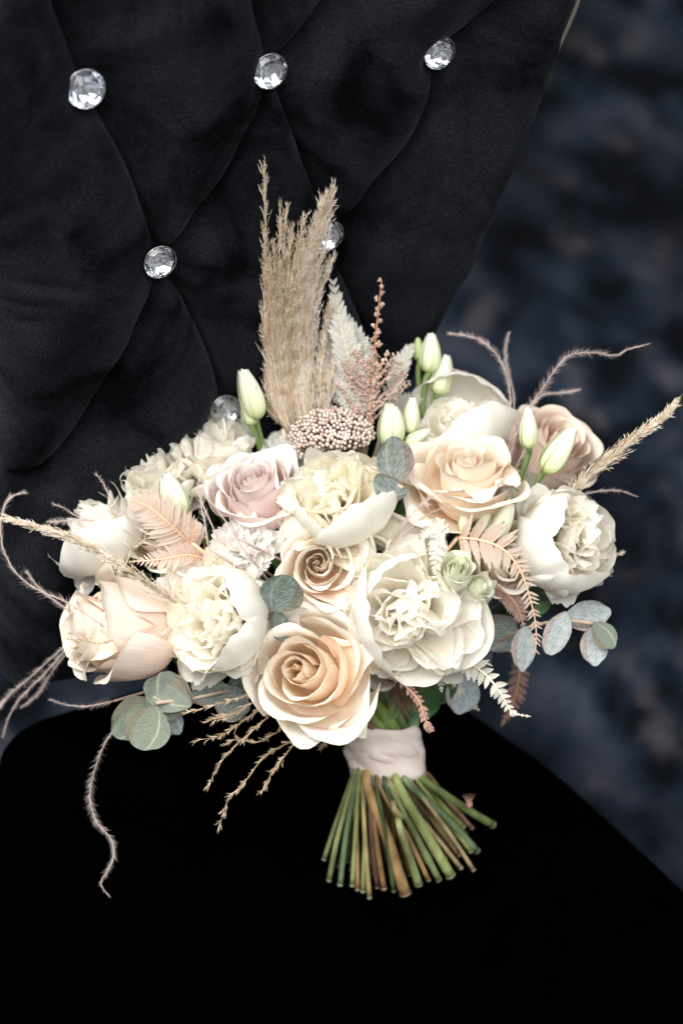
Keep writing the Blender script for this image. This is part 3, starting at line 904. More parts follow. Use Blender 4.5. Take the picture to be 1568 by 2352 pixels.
for f_, z_ in ((.02, .004), (.3, .0045), (.6, .004), (.8, .0025), (.92, .0005), (.97, -.002), (.99, -.006), (1.0, -.014), (1.0, -.05), (.985, -.058), (.94, -.060)):
    pts_ = cen + (outl - cen) * f_
    rings.append(np.array([seat_xy(x, y, z_) for x, y in pts_]))
nO = len(outl)
V = np.vstack(rings); F = [(j * nO + i, j * nO + (i + 1) % nO, (j + 1) * nO + (i + 1) % nO, (j + 1) * nO + i) for j in range(len(rings) - 1) for i in range(nO)]
F.append(tuple(range(nO - 1, -1, -1))); F.append(tuple((len(rings) - 1) * nO + i for i in range(nO)))
mesh_obj('seat', V, F, MT['velvet_seat'], chair)


# ---- crystal buttons
def crystal_mats():
    m, nt, N, L = new_mat('crystal_glass')
    out = N.new('ShaderNodeOutputMaterial'); p = N.new('ShaderNodeBsdfPrincipled')
    p.inputs['Base Color'].default_value = (.97, .98, 1, 1); p.inputs['Roughness'].default_value = 0.0
    p.inputs['Transmission Weight'].default_value = 1; p.inputs['IOR'].default_value = 1.54
    L.new(p.outputs[0], out.inputs[0]); MT['glass'] = m
    m, nt, N, L = new_mat('mirror_foil')
    out = N.new('ShaderNodeOutputMaterial'); p = N.new('ShaderNodeBsdfPrincipled')
    p.inputs['Base Color'].default_value = (.72, .73, .77, 1); p.inputs['Metallic'].default_value = 1; p.inputs['Roughness'].default_value = .03
    L.new(p.outputs[0], out.inputs[0]); MT['foil'] = m
    m, nt, N, L = new_mat('button_rim'); out = N.new('ShaderNodeOutputMaterial'); p = N.new('ShaderNodeBsdfPrincipled')
    p.inputs['Base Color'].default_value = (.5, .5, .52, 1); p.inputs['Metallic'].default_value = 1; p.inputs['Roughness'].default_value = .25
    L.new(p.outputs[0], out.inputs[0]); MT['rim'] = m


crystal_mats()
btn_r = [.0113, .0107, .0104, .0103, .0102, .0101]
btn_tilt = [(-.10, .12), (0, .03), (.0, .0), (-.02, .02), (0, 0), (-.1, .15)]
for bi, ((s, t), r) in enumerate(zip(btn_st, btn_r)):
    rg = np.random.default_rng(40 + bi)
    P0 = M3 @ plane_hit(btn_px[bi][0], btn_px[bi][1], T0 + EN * .0075, EN) - ORG
    nrm = M3 @ EN; q = M3 @ np.array([btn_tilt[bi][0], btn_tilt[bi][1], .0]); ax = nrm + q + M3 @ np.array([0, 0, .12])
    Bm = basis(ax, rg.uniform(0, 1))
    hub = bpy.data.objects.new('crystal_button', bpy.data.meshes.new('crystal_button')); del hub
    # mirror-backed lower facets (many small planes at uneven angles)
    k = 12
    a = np.arange(k) * 2 * np.pi / k
    rows = [(0.0, -.30), (.42, -.22), (.74, -.02), (.99, .10)]
    Vv = [[0, 0, rows[0][1]]]
    for j, (rr_, zz) in enumerate(rows[1:]):
        off = (j % 2) * np.pi / k
        for x in a: Vv.append([rr_ * math.cos(x + off), rr_ * math.sin(x + off), zz + (rg.uniform(-.05, .05) if j < 2 else 0)])
    Ff = [(0, 1 + i, 1 + (i + 1) % k) for i in range(k)]
    for j in range(2):
        A0, B0 = 1 + j * k, 1 + (j + 1) * k
        for i in range(k):
            i2 = (i + 1) % k
            if j % 2 == 0: Ff += [(A0 + i, B0 + i, A0 + i2), (B0 + i, B0 + i2, A0 + i2)]
            else: Ff += [(A0 + i, B0 + i, B0 + i2), (A0 + i, B0 + i2, A0 + i2)]
    Vf = (np.array(Vv) * r) @ Bm.T + P0
    # rim cup first (parent part), foil and crystal under it
    m = MB()
    prof = [(.0, -.45), (.7, -.42), (1.0, -.1), (1.04, .05), (1.04, .14), (1.0, .17), (.97, .12)]
    kk2 = 28; an = np.linspace(0, 2 * np.pi, kk2, endpoint=False)
    Vr = np.array([[p_[0] * math.cos(x), p_[0] * math.sin(x), p_[1]] for p_ in prof for x in an])
    Fr = [(j * kk2 + i, j * kk2 + (i + 1) % kk2, (j + 1) * kk2 + (i + 1) % kk2, (j + 1) * kk2 + i) for j in range(len(prof) - 1) for i in range(kk2)]
    but = mesh_obj('crystal_button', (Vr * r) @ Bm.T + P0, Fr, MT['rim'], chair)
    def sub(name, Vw, Ff_, mt):
        me = bpy.data.meshes.new(name); me.from_pydata((Vw - np.array(chair['_loc'])).tolist(), [], Ff_); me.materials.append(mt)
        o_ = bpy.data.objects.new(name, me); link(o_, but); return o_
    sub('mirror_foil', Vf, Ff, MT['foil'])
    # cut crown: table, star, kite facets
    k = 16; a = np.arange(k) * 2 * np.pi / k
    rows = [(.99, .13), (.97, .19), (.74, .38), (.47, .48)]
    Vv = []
    for j, (rr_, zz) in enumerate(rows):
        off = (j % 2) * np.pi / k
        for x in a: Vv.append([rr_ * math.cos(x + off), rr_ * math.sin(x + off), zz + (rg.uniform(-.012, .012) if j == 2 else 0)])
    Ff = []
    for j in range(3):
        A0, B0 = j * k, (j + 1) * k
        for i in range(k):
            i2 = (i + 1) % k
            if j % 2 == 0: Ff += [(A0 + i, A0 + i2, B0 + i), (B0 + i, A0 + i2, B0 + i2)]
            else: Ff += [(A0 + i, B0 + i2, B0 + i), (A0 + i, A0 + i2, B0 + i2)]
    Vv.append([0, 0, .49]); 
    for i in range(k): Ff.append((3 * k + i, 3 * k + (i + 1) % k, 4 * k))
    Vv.append([0, 0, .12])
    for i in range(k): Ff.append((i, 4 * k + 1, (i + 1) % k))
    sub('cut_crystal', (np.array(Vv) * r) @ Bm.T + P0, Ff, MT['glass'])

# ================================================================== STEMS AND RIBBON
def G(zx, zy): return 673.75 + zx * .3516, 1592.5 + zy * .3516


bundle = thing('stem_bundle', 'bundle of cut green and brown stems splayed out below the pale ribbon', 'stems', tuple(C(900, 2000, 1.585)))
stems = [  # top(z) , bottom(z), width(z px), colour
    ((392, 520), (200, 1085), 34, (.20, .27, .13)), ((400, 540), (232, 1222), 40, (.33, .40, .22)), ((415, 540), (305, 1250), 42, (.20, .33, .22)),
    ((430, 560), (384, 1255), 36, (.36, .46, .20)), ((400, 540), (418, 1282), 36, (.62, .40, .27)), ((455, 590), (455, 1295), 38, (.40, .50, .24)),
    ((450, 570), (497, 1335), 34, (.56, .50, .27)), ((500, 600), (545, 1268), 34, (.24, .13, .13)), ((480, 570), (590, 1275), 42, (.55, .34, .17)),
    ((540, 600), (655, 1290), 36, (.13, .20, .09)), ((480, 590), (730, 1310), 86, (.60, .42, .22)), ((600, 600), (790, 1190), 40, (.10, .18, .11)),
    ((700, 900), (815, 1245), 58, (.40, .52, .26)), ((560, 600), (880, 1220), 34, (.52, .34, .18)), ((640, 620), (950, 1220), 48, (.26, .36, .19)),
    ((680, 590), (1025, 1190), 78, (.42, .56, .25)), ((640, 600), (1092, 1140), 34, (.50, .42, .28)), ((760, 570), (1175, 1155), 30, (.56, .46, .34)),
    ((740, 580), (1195, 1030), 54, (.20, .34, .22)), ((800, 560), (1155, 1035), 34, (.34, .42, .18)), ((830, 560), (1105, 870), 50, (.22, .32, .11)),
    ((880, 570), (1165, 880), 34, (.30, .17, .16)), ((810, 530), (1300, 860), 62, (.20, .32, .12)), ((830, 490), (930, 600), 34, (.48, .38, .22)),
    ((620, 600), (700, 740), 26, (.66, .66, .56)), ((660, 760), (820, 890), 52, (.46, .40, .27)), ((430, 560), (350, 1100), 30, (.14, .20, .09)),
    ((520, 590), (640, 1180), 40, (.10, .14, .06)), ((600, 600), (860, 1100), 36, (.12, .17, .07)), ((700, 590), (1080, 1060), 30, (.36, .26, .15)),
    ((690, 590), (990, 1080), 34, (.20, .18, .08)), ((560, 600), (760, 1180), 40, (.20, .15, .07)), ((760, 570), (1060, 930), 40, (.16, .22, .08)),
    ((540, 590), (610, 1000), 60, (.52, .38, .22)), ((585, 590), (655, 760), 40, (.60, .50, .26)), ((450, 580), (525, 1180), 26, (.34, .24, .14)),
]
rg = np.random.default_rng(5)
for k in range(16):
    f = (k + rg.uniform(0, 1)) / 16
    dk = [(.12, .17, .07), (.22, .15, .08), (.26, .22, .12), (.10, .13, .07), (.30, .36, .17)][k % 5]
    stems.append(((420 + 400 * f, 575), (240 + 900 * f + rg.uniform(-20, 20), 1150 - 220 * max(0, f - .55) * 2 + rg.uniform(-70, 40)), rg.uniform(22, 44), dk))
for i, (a, b, w, c) in enumerate(stems):
    ua, va = G(*a); ub, vb = G(*b)
    back = i >= 26
    f_ = (ua - 804) / 160
    da = 1.552 - .020 * math.sqrt(max(0, 1 - min(1, abs(f_ - .5) * 2) ** 2)) + (.014 if back else 0)
    st = plane_hit(ub, vb, SEATP, UP)
    db = min(-st[2] - .010, 1.574 + (.014 if back else 0) + .020 * max(0, (ub - 960) / 170) + rg.uniform(-.003, .003))
    A = np.array(C(ua, va, da)); Bp_ = np.array(C(ub, vb, db)); top = np.array(C(ua + (884 - ua) * .25, va - 42, 1.552))
    mid = A * .45 + Bp_ * .55 + rg.normal(0, .0009, 3)
    P = catmull([top, A, mid, Bp_], 16)
    r = w * .3516 / FPX * db * .5 * .84
    Rr = r * (1 + .05 * np.sin(np.linspace(0, 9, 16) + i)) * np.linspace(.86, 1.06, 16)
    # growth node swelling
    if rg.random() < .45:
        Rr = Rr * (1 + .18 * np.exp(-((np.linspace(0, 1, 16) - rg.uniform(.5, .85)) / .05) ** 2))
    m = MB(); m.tube(P, Rr, 9)
    g_ = sum(c) / 3; c = ((c[0] * .9 + g_ * .1) * .88, (c[1] * .9 + g_ * .1) * .80, (c[2] * .9 + g_ * .1) * .64)
    so_ = m.build('stem', MT['stem_cut'], bundle, color=c)
    so_['_loc'] = list(bundle['_loc'])
    tn = P[-1] - P[-2]; tn /= np.linalg.norm(tn)
    m = MB(); tn2 = tn + rg.normal(0, .25, 3)
    m.tube(np.array([P[-1] - tn * .0010, P[-1] + tn * .0002, P[-1] + tn2 * .0009]), np.array([Rr[-1] * 1.03, Rr[-1] * 1.06, Rr[-1] * .72]), 9)
    ce = m.build('cut_end', MT['stem_cut'], None, color=tuple(min(1, x * .6 + .13) for x in c))
    ce.parent = so_; ce.data.transform(Matrix.Translation(-Vector(bundle['_loc'])))
# stems seen above the ribbon, between the lowest rose and the wrap
for (u0, v0, d0), (u1, v1, d1), r, c in [((852, 1600, 1.520), (912, 1688, 1.532), .0042, (.17, .27, .07)), ((826, 1618, 1.518), (893, 1696, 1.532), .0036, (.20, .28, .08)), ((800, 1640, 1.520), (872, 1702, 1.532), .0030, (.12, .20, .07)),
                                         ((782, 1655, 1.522), (856, 1706, 1.533), .0026, (.46, .40, .30)), ((820, 1645, 1.514), (884, 1698, 1.530), .0018, (.26, .13, .10)), ((885, 1590, 1.525), (930, 1680, 1.535), .0030, (.15, .24, .08)),
                                         ((915, 1600, 1.530), (945, 1675, 1.540), .0024, (.12, .16, .07)), ((770, 1668, 1.525), (838, 1712, 1.535), .0022, (.14, .20, .08))]:
    A = np.array(C(u0, v0, d0 + .012)); Bq = np.array(C(u1, v1, d1 + .010))
    P = catmull([A + (A - Bq) * .8 + np.array(D(0, 0, -1)) * .012, A, Bq, np.array(C(u1 * .4 + 888 * .6, v1 + 45, d1 + .018))], 14)
    m = MB(); m.tube(P, r, 9); m.build('stem', MT['stem_cut'], bundle, color=c)
# a rosy leaf scar on the long green stem
u_, v_ = G(1146, 728)
m = MB(); m.ball(np.array(C(u_, v_, 1.568)), .0026, 8)
for q in range(5):
    p0 = np.array(C(u_ - 3 + q, v_ - 3, 1.564)); m.strand(np.array([p0, p0 + np.array(D(-.5 + .25 * q, 1, .3)) * .003, p0 + np.array(D(-.6 + .3 * q, 1, .2)) * .007]), .0005)
m.build('leaf_scar', MT['stem_cut'], bundle, color=(.62, .36, .27))

# ribbon: overlapping bands wound round the stems
rib = thing('ribbon', 'pale blush satin ribbon wound round the bouquet stems', 'ribbon', tuple(C(884, 1735, 1.552)))
rb_top = np.array(C(872, 1666, 1.552)); rb_bot = np.array(C(893, 1784, 1.556))
rax = rb_top - rb_bot; rl = np.linalg.norm(rax); rax /= rl
RB = basis(rax, 0)
def band(z0, z1, tilt, az0, r_off, seed, name='ribbon_band'):
    rg = np.random.default_rng(seed)
    na, nz = 72, 12
    an = np.linspace(0, 2 * np.pi, na, endpoint=False); zz = np.linspace(0, 1, nz)
    An, Zz = np.meshgrid(an, zz)
    z = (z0 + (z1 - z0) * Zz) + tilt * np.cos(An - az0)
    r = .0233 * (.945 + .075 * (z / rl)) + r_off
    r = r + .0012 * np.sin(Zz * 5 + An * 1.3 + seed) * np.sin(An * 2 + seed * 2) + .0006 * np.sin(Zz * 9 + An * 3 + seed * 3) + .0005 * np.sin(An * 7 + Zz * 5)
    r = r - .0016 * (np.clip(np.abs(Zz - .5) * 2 - .8, 0, 1) * 5) ** 2
    x = r * np.cos(An) * 1.03; y = r * np.sin(An) * .9
    V = np.stack([x, y, z], -1).reshape(-1, 3) @ RB.T + rb_bot
    F = [(j * na + i, j * na + (i + 1) % na, (j + 1) * na + (i + 1) % na, (j + 1) * na + i) for j in range(nz - 1) for i in range(na)]
    uv = np.stack([An / 6.28, Zz], -1).reshape(-1, 2)
    mesh_obj(name, V, F, MT['ribbon'], rib, uv)
fwd = RB.T @ (CAMP - rb_bot); azc = math.atan2(fwd[1], fwd[0])
band(.000, .024, -.0015, azc + .4, .0012, 3)
band(.010, .030, .0020, azc + 1.2, .0003, 5)
band(.004, rl - .003, .0040, azc - 1.3, -.0008, 8)
band(.013, rl + .001, .0062, azc - 1.45, .0008, 2)

# ================================================================== FLOWERS
def tint_lin(c0, c1): return lambda t: tuple(a + (b - a) * t for a, b in zip(c0, c1))


# --- roses
rose(722, 1553, 1.472, 150, (-.26, .16, 1), 'rose_cream', 'largest cream rose at the bottom centre with a peach heart, just above the ribbon', roll=.6, n=17, openness=.50, H=1.25, seed=1,
     heart=(-.12, .14), outer_extra=[
         dict(az=-2.3, tilt=1.3, L=1.32, Wd=.60, bend=.7, cup=.6, ruff=.02, wpos=.6, backroll=.7, rnd=.3),
         dict(az=-1.45, tilt=1.3, L=1.35, Wd=.58, bend=.6, cup=.6, ruff=.02, wpos=.6, backroll=.6, rnd=.3, tip=.08),
         dict(az=-.3, tilt=.95, L=1.35, Wd=.45, bend=.3, cup=.7, ruff=.02, wpos=.6, backroll=.8, tip=.10, mat='rose_peach', col=(1, .92, .86))],
     tints=tint_lin((1.0, .93, .84), (1, 1, 1)))
rose(742, 1303, 1.480, 106, (-.05, .12, 1), 'rose_peach', 'middle cream rose with a tight spiral heart at the very centre of the bouquet', roll=0, n=20, openness=.6, H=1.15, seed=2, heart=(-.12, .05), tipp=.10,
     outer_extra=[dict(az=-1.1, tilt=.85, L=1.32, Wd=.5, bend=.2, cup=.7, ruff=.02, backroll=.8, tip=.1, col=(1, .86, .80)), dict(az=-.35, tilt=.95, L=1.4, Wd=.42, bend=.2, cup=.6, ruff=.03, backroll=1.0, tip=.1)])
rose(278, 1456, 1.488, 138, (-.84, .10, .50), 'rose_blush', 'large blush rose seen from its side at the far left', roll=.5, n=17, openness=.26, H=1.85, seed=3,
     outer_extra=[dict(az=-1.0, tilt=.46, L=1.90, Wd=.46, bend=.32, cup=.95, ruff=.02, backroll=2.6, wpos=.55, tip=.05, col=(1.02, 1.0, .92)), dict(az=.25, tilt=.47, L=1.72, Wd=.50, bend=.32, cup=.95, ruff=.02, backroll=2.6, wpos=.55, tip=.08, col=(1, .95, .95)),
                  dict(az=1.4, tilt=.46, L=1.92, Wd=.46, bend=.32, cup=.95, ruff=.02, backroll=2.4, wpos=.55, tip=.05), dict(az=2.6, tilt=.45, L=1.85, Wd=.46, bend=.3, cup=1.0, ruff=.015, backroll=2.0, wpos=.5), dict(az=-2.2, tilt=.45, L=1.85, Wd=.46, bend=.3, cup=1.0, ruff=.015, backroll=2.0, wpos=.5)])
rose(1068, 1108, 1.496, 130, (.02, .68, .62), 'rose_peach', 'open cream rose at the upper right, between two eucalyptus leaves and the right peony', roll=.9, n=18, openness=.8, H=1.3, seed=4,
     outer_extra=[dict(az=2.3, tilt=1.0, L=1.35, Wd=.5, bend=.3, cup=.6, ruff=.04, backroll=1.6, tip=.08), dict(az=-2.2, tilt=.7, L=1.5, Wd=.55, bend=.2, cup=.7, ruff=.04, backroll=1.8), dict(az=-1.3, tilt=.75, L=1.45, Wd=.5, bend=.2, cup=.7, ruff=.04, backroll=1.8, col=(1, .95, .92))],
     tints=tint_lin((1, .98, .95), (1, .97, .95)))
rose(585, 1137, 1.500, 110, (-.12, .62, .70), 'rose_pink', 'pale pink rose above the small carnation left of centre', roll=2.0, n=19, openness=.55, H=1.4, seed=5,
     outer_extra=[dict(az=-1.1, tilt=.5, L=1.5, Wd=.6, bend=.2, cup=.9, ruff=.015, backroll=.9, wpos=.5)])
rose(1262, 1044, 1.555, 114, (.35, .50, .60), 'rose_blush', 'blurred blush rose at the right behind two green buds', roll=.3, n=17, openness=.45, H=1.45, seed=6, tints=tint_lin((.95, .88, .84), (.98, .95, .94)))
rose(368, 1238, 1.515, 90, (-.3, .3, .8), 'rose_cream', 'small cream rose half covered by the broad peach fern', roll=.3, n=16, openness=.3, H=1.4, seed=7)
rose(1150, 1285, 1.506, 96, (.3, .1, .9), 'rose_cream', 'small cream rose behind the arching peach fern on the right', roll=1.3, n=16, openness=.3, H=1.4, seed=8)

# --- peonies
peony(503, 1418, 1.478, 146, (-.22, .02, 1), 'open white peony left of centre with two big smooth petals on its right side', seed=1, center=(.05, -.05), n=50, spread=1.35, inner_len=1.08,
      guards=[dict(az=.50, bend=2.15, L=2.1, Wd=.40), dict(az=-.66, bend=2.15, L=2.1, Wd=.40), dict(az=-1.75, tilt=1.35, L=1.5, Wd=.5, bend=1.2), dict(az=1.6, L=1.2), dict(az=3.0, tilt=1.35, L=1.1, bend=.7)])
peony(950, 1404, 1.474, 160, (.08, -.02, 1), 'widest white peony right of centre with a yellowish split heart', seed=2, n=60, spread=1.4, inner_len=1.08,
      guards=[dict(az=3.4, bend=1.9, L=1.9, Wd=.50), dict(az=2.3, bend=1.7, L=1.65, Wd=.48), dict(az=-1.5, tilt=1.4, L=1.5, Wd=.5, bend=.9), dict(az=-.45, tilt=1.4, L=1.55, Wd=.5, bend=.8), dict(az=-2.3, tilt=1.4, L=1.4, Wd=.45, bend=1.0)])
peony(1284, 1250, 1.508, 130, (.28, .10, .95), 'rounded white peony at the right edge of the bouquet with ruffles on its right', seed=3, n=44, spread=1.25, center=(.25, .15), inner_len=1.08,
      guards=[dict(az=2.6, bend=2.3, L=2.25, Wd=.42), dict(az=-2.6, bend=2.3, L=2.2, Wd=.42), dict(az=-1.5, bend=2.1, L=2.1, Wd=.42), dict(az=1.5), dict(az=-.5), dict(az=.5)])
peony(785, 1158, 1.486, 134, (.02, .40, .92), 'cream peony at the top centre with one big smooth petal below its ruffles', seed=4, n=48, spread=1.3, center=(-.1, .1), tint=(1, .995, .96), inner_len=1.08,
      guards=[dict(az=-1.0, bend=2.25, L=2.15, Wd=.46), dict(az=-2.3, bend=1.7, L=1.7), dict(az=1.0, L=1.5), dict(az=2.2, L=1.5), dict(az=0.1, L=1.6, bend=1.6)])
peony(242, 1216, 1.522, 136, (-.55, .35, .75), 'white peony at the upper left behind the slanting grass plume', seed=5, n=44, spread=1.3, inner_len=1.08,
      guards=[dict(az=-1.2, bend=2.2, L=2.15, Wd=.45), dict(az=.2), dict(az=1.5), dict(az=2.7, tilt=1.4, bend=.9), dict(az=-2.4)])
peony(352, 1108, 1.525, 130, (-.25, .6, .7), 'white peony on the left back rim above the green bud', seed=6, n=46, spread=1.35, inner_len=1.12, guards=[dict(az=-1.2), dict(az=.8, L=1.4), dict(az=2.9, L=1.4)])
peony(478, 1066, 1.530, 124, (-.1, .7, .7), 'loose white peony on the back rim behind the pale pink rose', seed=7, n=42, spread=1.35, inner_len=1.12, guards=[dict(az=-1.0), dict(az=1.0, L=1.5), dict(az=2.7, L=1.5)])
peony(1050, 990, 1.545, 130, (.08, .66, .7), 'soft white peony on the back rim under the feathers at the right', seed=8, n=34, spread=1.1, inner_len=.9,
      guards=[dict(az=1.3, bend=2.4, L=2.2, Wd=.45), dict(az=-1.0, bend=2.3, L=2.2), dict(az=.2), dict(az=2.6), dict(az=-2.4)])

carnation(564, 1250, 1.480, 100, (-.12, .35, .9), 'small crinkled white carnation between the pink rose and the left peony', seed=1)
carnation(658, 1034, 1.535, 72, (0, .5, .85), 'small white carnation beside the rice flower cluster', seed=2)
carnation(118, 1312, 1.540, 56, (-.85, .2, .45), 'blurred fringed white carnation at the far left edge', seed=3, n=34, squash=1.0)

peony(640, 1150, 1.525, 92, (.0, .5, .85), 'small white peony filling in between the pink rose and the cream peony', seed=9, n=28, group='white peonies in the bouquet')
carnation(905, 1235, 1.508, 74, (.1, .3, .9), 'white carnation low between the cream peony and the widest peony', seed=4)
peony(1190, 1160, 1.535, 96, (.3, .4, .85), 'small white peony deep between the upper right rose and the rounded peony', seed=10, n=26, group='white peonies in the bouquet')
rose(880, 1500, 1.515, 78, (.15, -.2, .95), 'rose_peach', 'small peach rose deep between the largest rose and the widest peony', roll=.3, n=14, openness=.4, H=1.3, seed=12)
rose(430, 1300, 1.510, 74, (-.2, .1, .95), 'rose_cream', 'small cream rose deep behind the left peony and the peach ferns', roll=.3, n=14, openness=.4, H=1.3, seed=13)
# --- lisianthus
rose(1043, 1318, 1.462, 52, (.12, .45, .85), 'lisi_white', 'greenish white lisianthus bloom set on the widest peony', roll=.3, n=18, openness=.15, H=1.9, seed=9, group='lisianthus blooms in the bouquet')
rose(1100, 1348, 1.470, 34, (.75, .25, .6), 'lisi', 'little green ruffled lisianthus beside the greenish white one', roll=.3, n=14, openness=.5, H=1.5, seed=10, group='lisianthus blooms in the bouquet')
bud(397, 1137, 1.482, 105, 66, (-.30, .92, .25), 'green lisianthus bud standing over the broad peach fern', 1, .1, stem_to=[(430, 1190, 1.487), (470, 1235, 1.50), (500, 1290, 1.52)])
bud(575, 905, 1.520, 120, 58, (-.30, .95, .05), 'tall pale green bud left of the pampas grass', 2, .15, stem_to=[(590, 970, 1.53), (605, 1030, 1.54)])
bud(572, 945, 1.524, 66, 40, (-.15, .97, .05), 'smaller green bud tucked below the tall one beside the pampas grass', 3, .0, stem_to=[(585, 995, 1.53), (600, 1040, 1.54)])
bud(897, 978, 1.510, 96, 62, (.02, .95, .3), 'open topped green bud right of the rice flower cluster', 4, .3, stem_to=[(890, 1040, 1.52), (880, 1100, 1.53)])
bud(944, 955, 1.515, 82, 40, (.05, .95, .1), 'narrow green bud right of the open topped bud', 5, .1, stem_to=[(935, 1010, 1.53), (920, 1080, 1.54)])
bud(958, 1003, 1.512, 64, 30, (.85, .5, .1), 'little green bud leaning right under the narrow bud', 6, 0, greens=2)
bud(987, 812, 1.545, 88, 50, (.05, .98, 0), 'highest green bud in the group behind the astilbe', 7, .1, stem_to=[(975, 880, 1.55), (968, 960, 1.56)])
bud(1015, 862, 1.548, 92, 52, (.22, .96, 0), 'plump green bud on the right of the high group of buds', 8, 0, stem_to=[(995, 920, 1.555), (985, 980, 1.56)])
bud(961, 803, 1.552, 52, 30, (-.1, .98, 0), 'smallest bright green bud at the left of the high group of buds', 9, 0, stem_to=[(960, 860, 1.555), (965, 960, 1.56)], tint=(.72, .85, .55))
bud(1212, 985, 1.505, 92, 44, (-.02, .98, .1), 'slim green bud on the right standing before the blurred blush rose', 10, .1, stem_to=[(1215, 1040, 1.515), (1195, 1095, 1.525), (1180, 1150, 1.54)])
bud(1283, 1035, 1.508, 120, 60, (.52, .80, .1), 'large green bud leaning right before the blurred blush rose', 11, .1, stem_to=[(1245, 1090, 1.515), (1220, 1130, 1.53), (1200, 1170, 1.54)])
bud(1153, 1195, 1.480, 92, 46, (.40, .85, .2), 'green bud above the arching peach fern', 12, .15, stem_to=[(1120, 1245, 1.49), (1090, 1290, 1.51)])
bud(1112, 1190, 1.486, 62, 32, (.25, .9, .2), 'small green bud beside the one above the arching fern', 13, .1, stem_to=[(1095, 1240, 1.50), (1080, 1290, 1.51)])
bud(1064, 1200, 1.484, 50, 28, (-.05, .95, .2), 'tiny pale bud at the foot of the upper right rose', 14, .1)
bud(862, 1335, 1.50, 40, 26, (.1, .9, .3), 'tiny bud hidden between the middle rose and the widest peony', 15, 0)

# --- eucalyptus sprigs
def sprig(label, loc): return thing('eucalyptus_sprig', label, 'eucalyptus', tuple(C(*loc)), 'eucalyptus sprigs in the bouquet')
t_ = sprig('two grey green eucalyptus leaves, one above the other, left of the upper right rose', (905, 1110, 1.475))
leaf_at(t_, (903, 1002), (912, 1112), 88, 1.478, 1.470, 'euc_grey', (.0, .1, 1), .15, .3, wpos=.5, ruff=.02, point=.85)
leaf_at(t_, (858, 1102), (938, 1128), 82, 1.474, 1.466, 'euc_grey', (-.1, .5, 1), .25, -.7, wpos=.5, point=.9, seed=2, col=(.85, .9, .9))
leaf_at(t_, (862, 1060), (905, 1115), 30, 1.49, 1.50, 'euc_grey', (-.5, .1, 1), .2, .3, col=(.7, .8, .8))
P = twig(t_, [(925, 1120, 1.472), (908, 1122, 1.478), (890, 1200, 1.51)], .0014); to_bind(t_, P[-1])
t_ = sprig('dark eucalyptus pair between the left peony and the middle rose', (640, 1400, 1.475))
leaf_at(t_, (665, 1322), (630, 1405), 104, 1.462, 1.452, 'euc_grey', (.1, .0, 1), .15, .25, wpos=.5, col=(.70, .78, .74), point=.8)
leaf_at(t_, (650, 1475), (634, 1402), 50, 1.462, 1.466, 'euc_grey', (.35, .0, 1), .15, .3, wpos=.5, col=(.55, .62, .6), seed=1)
P = twig(t_, [(635, 1398, 1.463), (628, 1425, 1.475), (650, 1470, 1.515)], .0013); to_bind(t_, P[-1])
t_ = sprig('cluster of round green eucalyptus leaves under the large blush rose', (400, 1600, 1.47))
leaf_at(t_, (332, 1570), (440, 1620), 84, 1.468, 1.474, 'euc_green', (-.1, .1, 1), .12, .2, wpos=.55, point=.8)
leaf_at(t_, (380, 1542), (395, 1655), 108, 1.475, 1.470, 'euc_green', (.0, .1, 1), .12, .15, wpos=.45, point=.8, seed=1)
leaf_at(t_, (262, 1690), (362, 1612), 104, 1.478, 1.464, 'euc_green', (-.1, .2, 1), .20, .4, wpos=.45, point=.8, col=(.85, .95, .9), seed=3)
leaf_at(t_, (318, 1720), (360, 1622), 112, 1.462, 1.458, 'euc_green', (.1, .0, 1), .10, .12, wpos=.55, point=.8, seed=2, col=(1.04, 1.06, 1.0))
leaf_at(t_, (415, 1685), (362, 1625), 60, 1.475, 1.480, 'euc_grey', (.2, -.2, 1), .1, .2, wpos=.55, col=(.9, .95, .95))
leaf_at(t_, (530, 1580), (435, 1605), 66, 1.490, 1.495, 'euc_grey', (.0, .4, 1), .15, .2, wpos=.5, col=(.8, .9, .92))
leaf_at(t_, (575, 1625), (490, 1610), 84, 1.490, 1.498, 'euc_grey', (.0, .1, 1), .15, .2, wpos=.5, col=(.75, .85, .88))
leaf_at(t_, (590, 1560), (520, 1590), 60, 1.500, 1.505, 'euc_grey', (.0, .1, 1), .15, .2, wpos=.5, col=(.6, .68, .7))
P = twig(t_, [(358, 1615, 1.468), (440, 1605, 1.476), (510, 1590, 1.490), (600, 1580, 1.515)], .0013); to_bind(t_, P[-1])
t_ = sprig('silvery eucalyptus sprig reaching out to the right over the carpet', (1240, 1440, 1.50))
leaf_at(t_, (1402, 1405), (1290, 1425), 72, 1.508, 1.500, 'euc_pale', (.0, .2, 1), .3, .5, wpos=.55, point=.85)
leaf_at(t_, (1258, 1503), (1300, 1405), 62, 1.498, 1.494, 'euc_pale', (-.2, .1, 1), .1, .3, wpos=.5, seed=1, point=.7)
leaf_at(t_, (1366, 1530), (1360, 1435), 66, 1.500, 1.498, 'euc_pale', (.0, .0, 1), .1, .3, wpos=.55, seed=2)
leaf_at(t_, (1410, 1488), (1362, 1430), 58, 1.492, 1.494, 'euc_green', (.1, .1, 1), .1, .2, wpos=.55, seed=3, col=(1.1, 1.15, 1.1))
leaf_at(t_, (1198, 1543), (1205, 1438), 58, 1.490, 1.496, 'euc_pale', (.0, .1, 1), .15, .3, wpos=.45, seed=4, point=1.05)
leaf_at(t_, (1110, 1490), (1180, 1420), 90, 1.525, 1.520, 'euc_grey', (.0, .1, 1), .15, .2, wpos=.5, col=(.9, .95, .98))
leaf_at(t_, (1095, 1530), (1100, 1440), 50, 1.525, 1.530, 'euc_grey', (.4, .1, 1), .15, .2, wpos=.5, col=(.7, .75, .78))
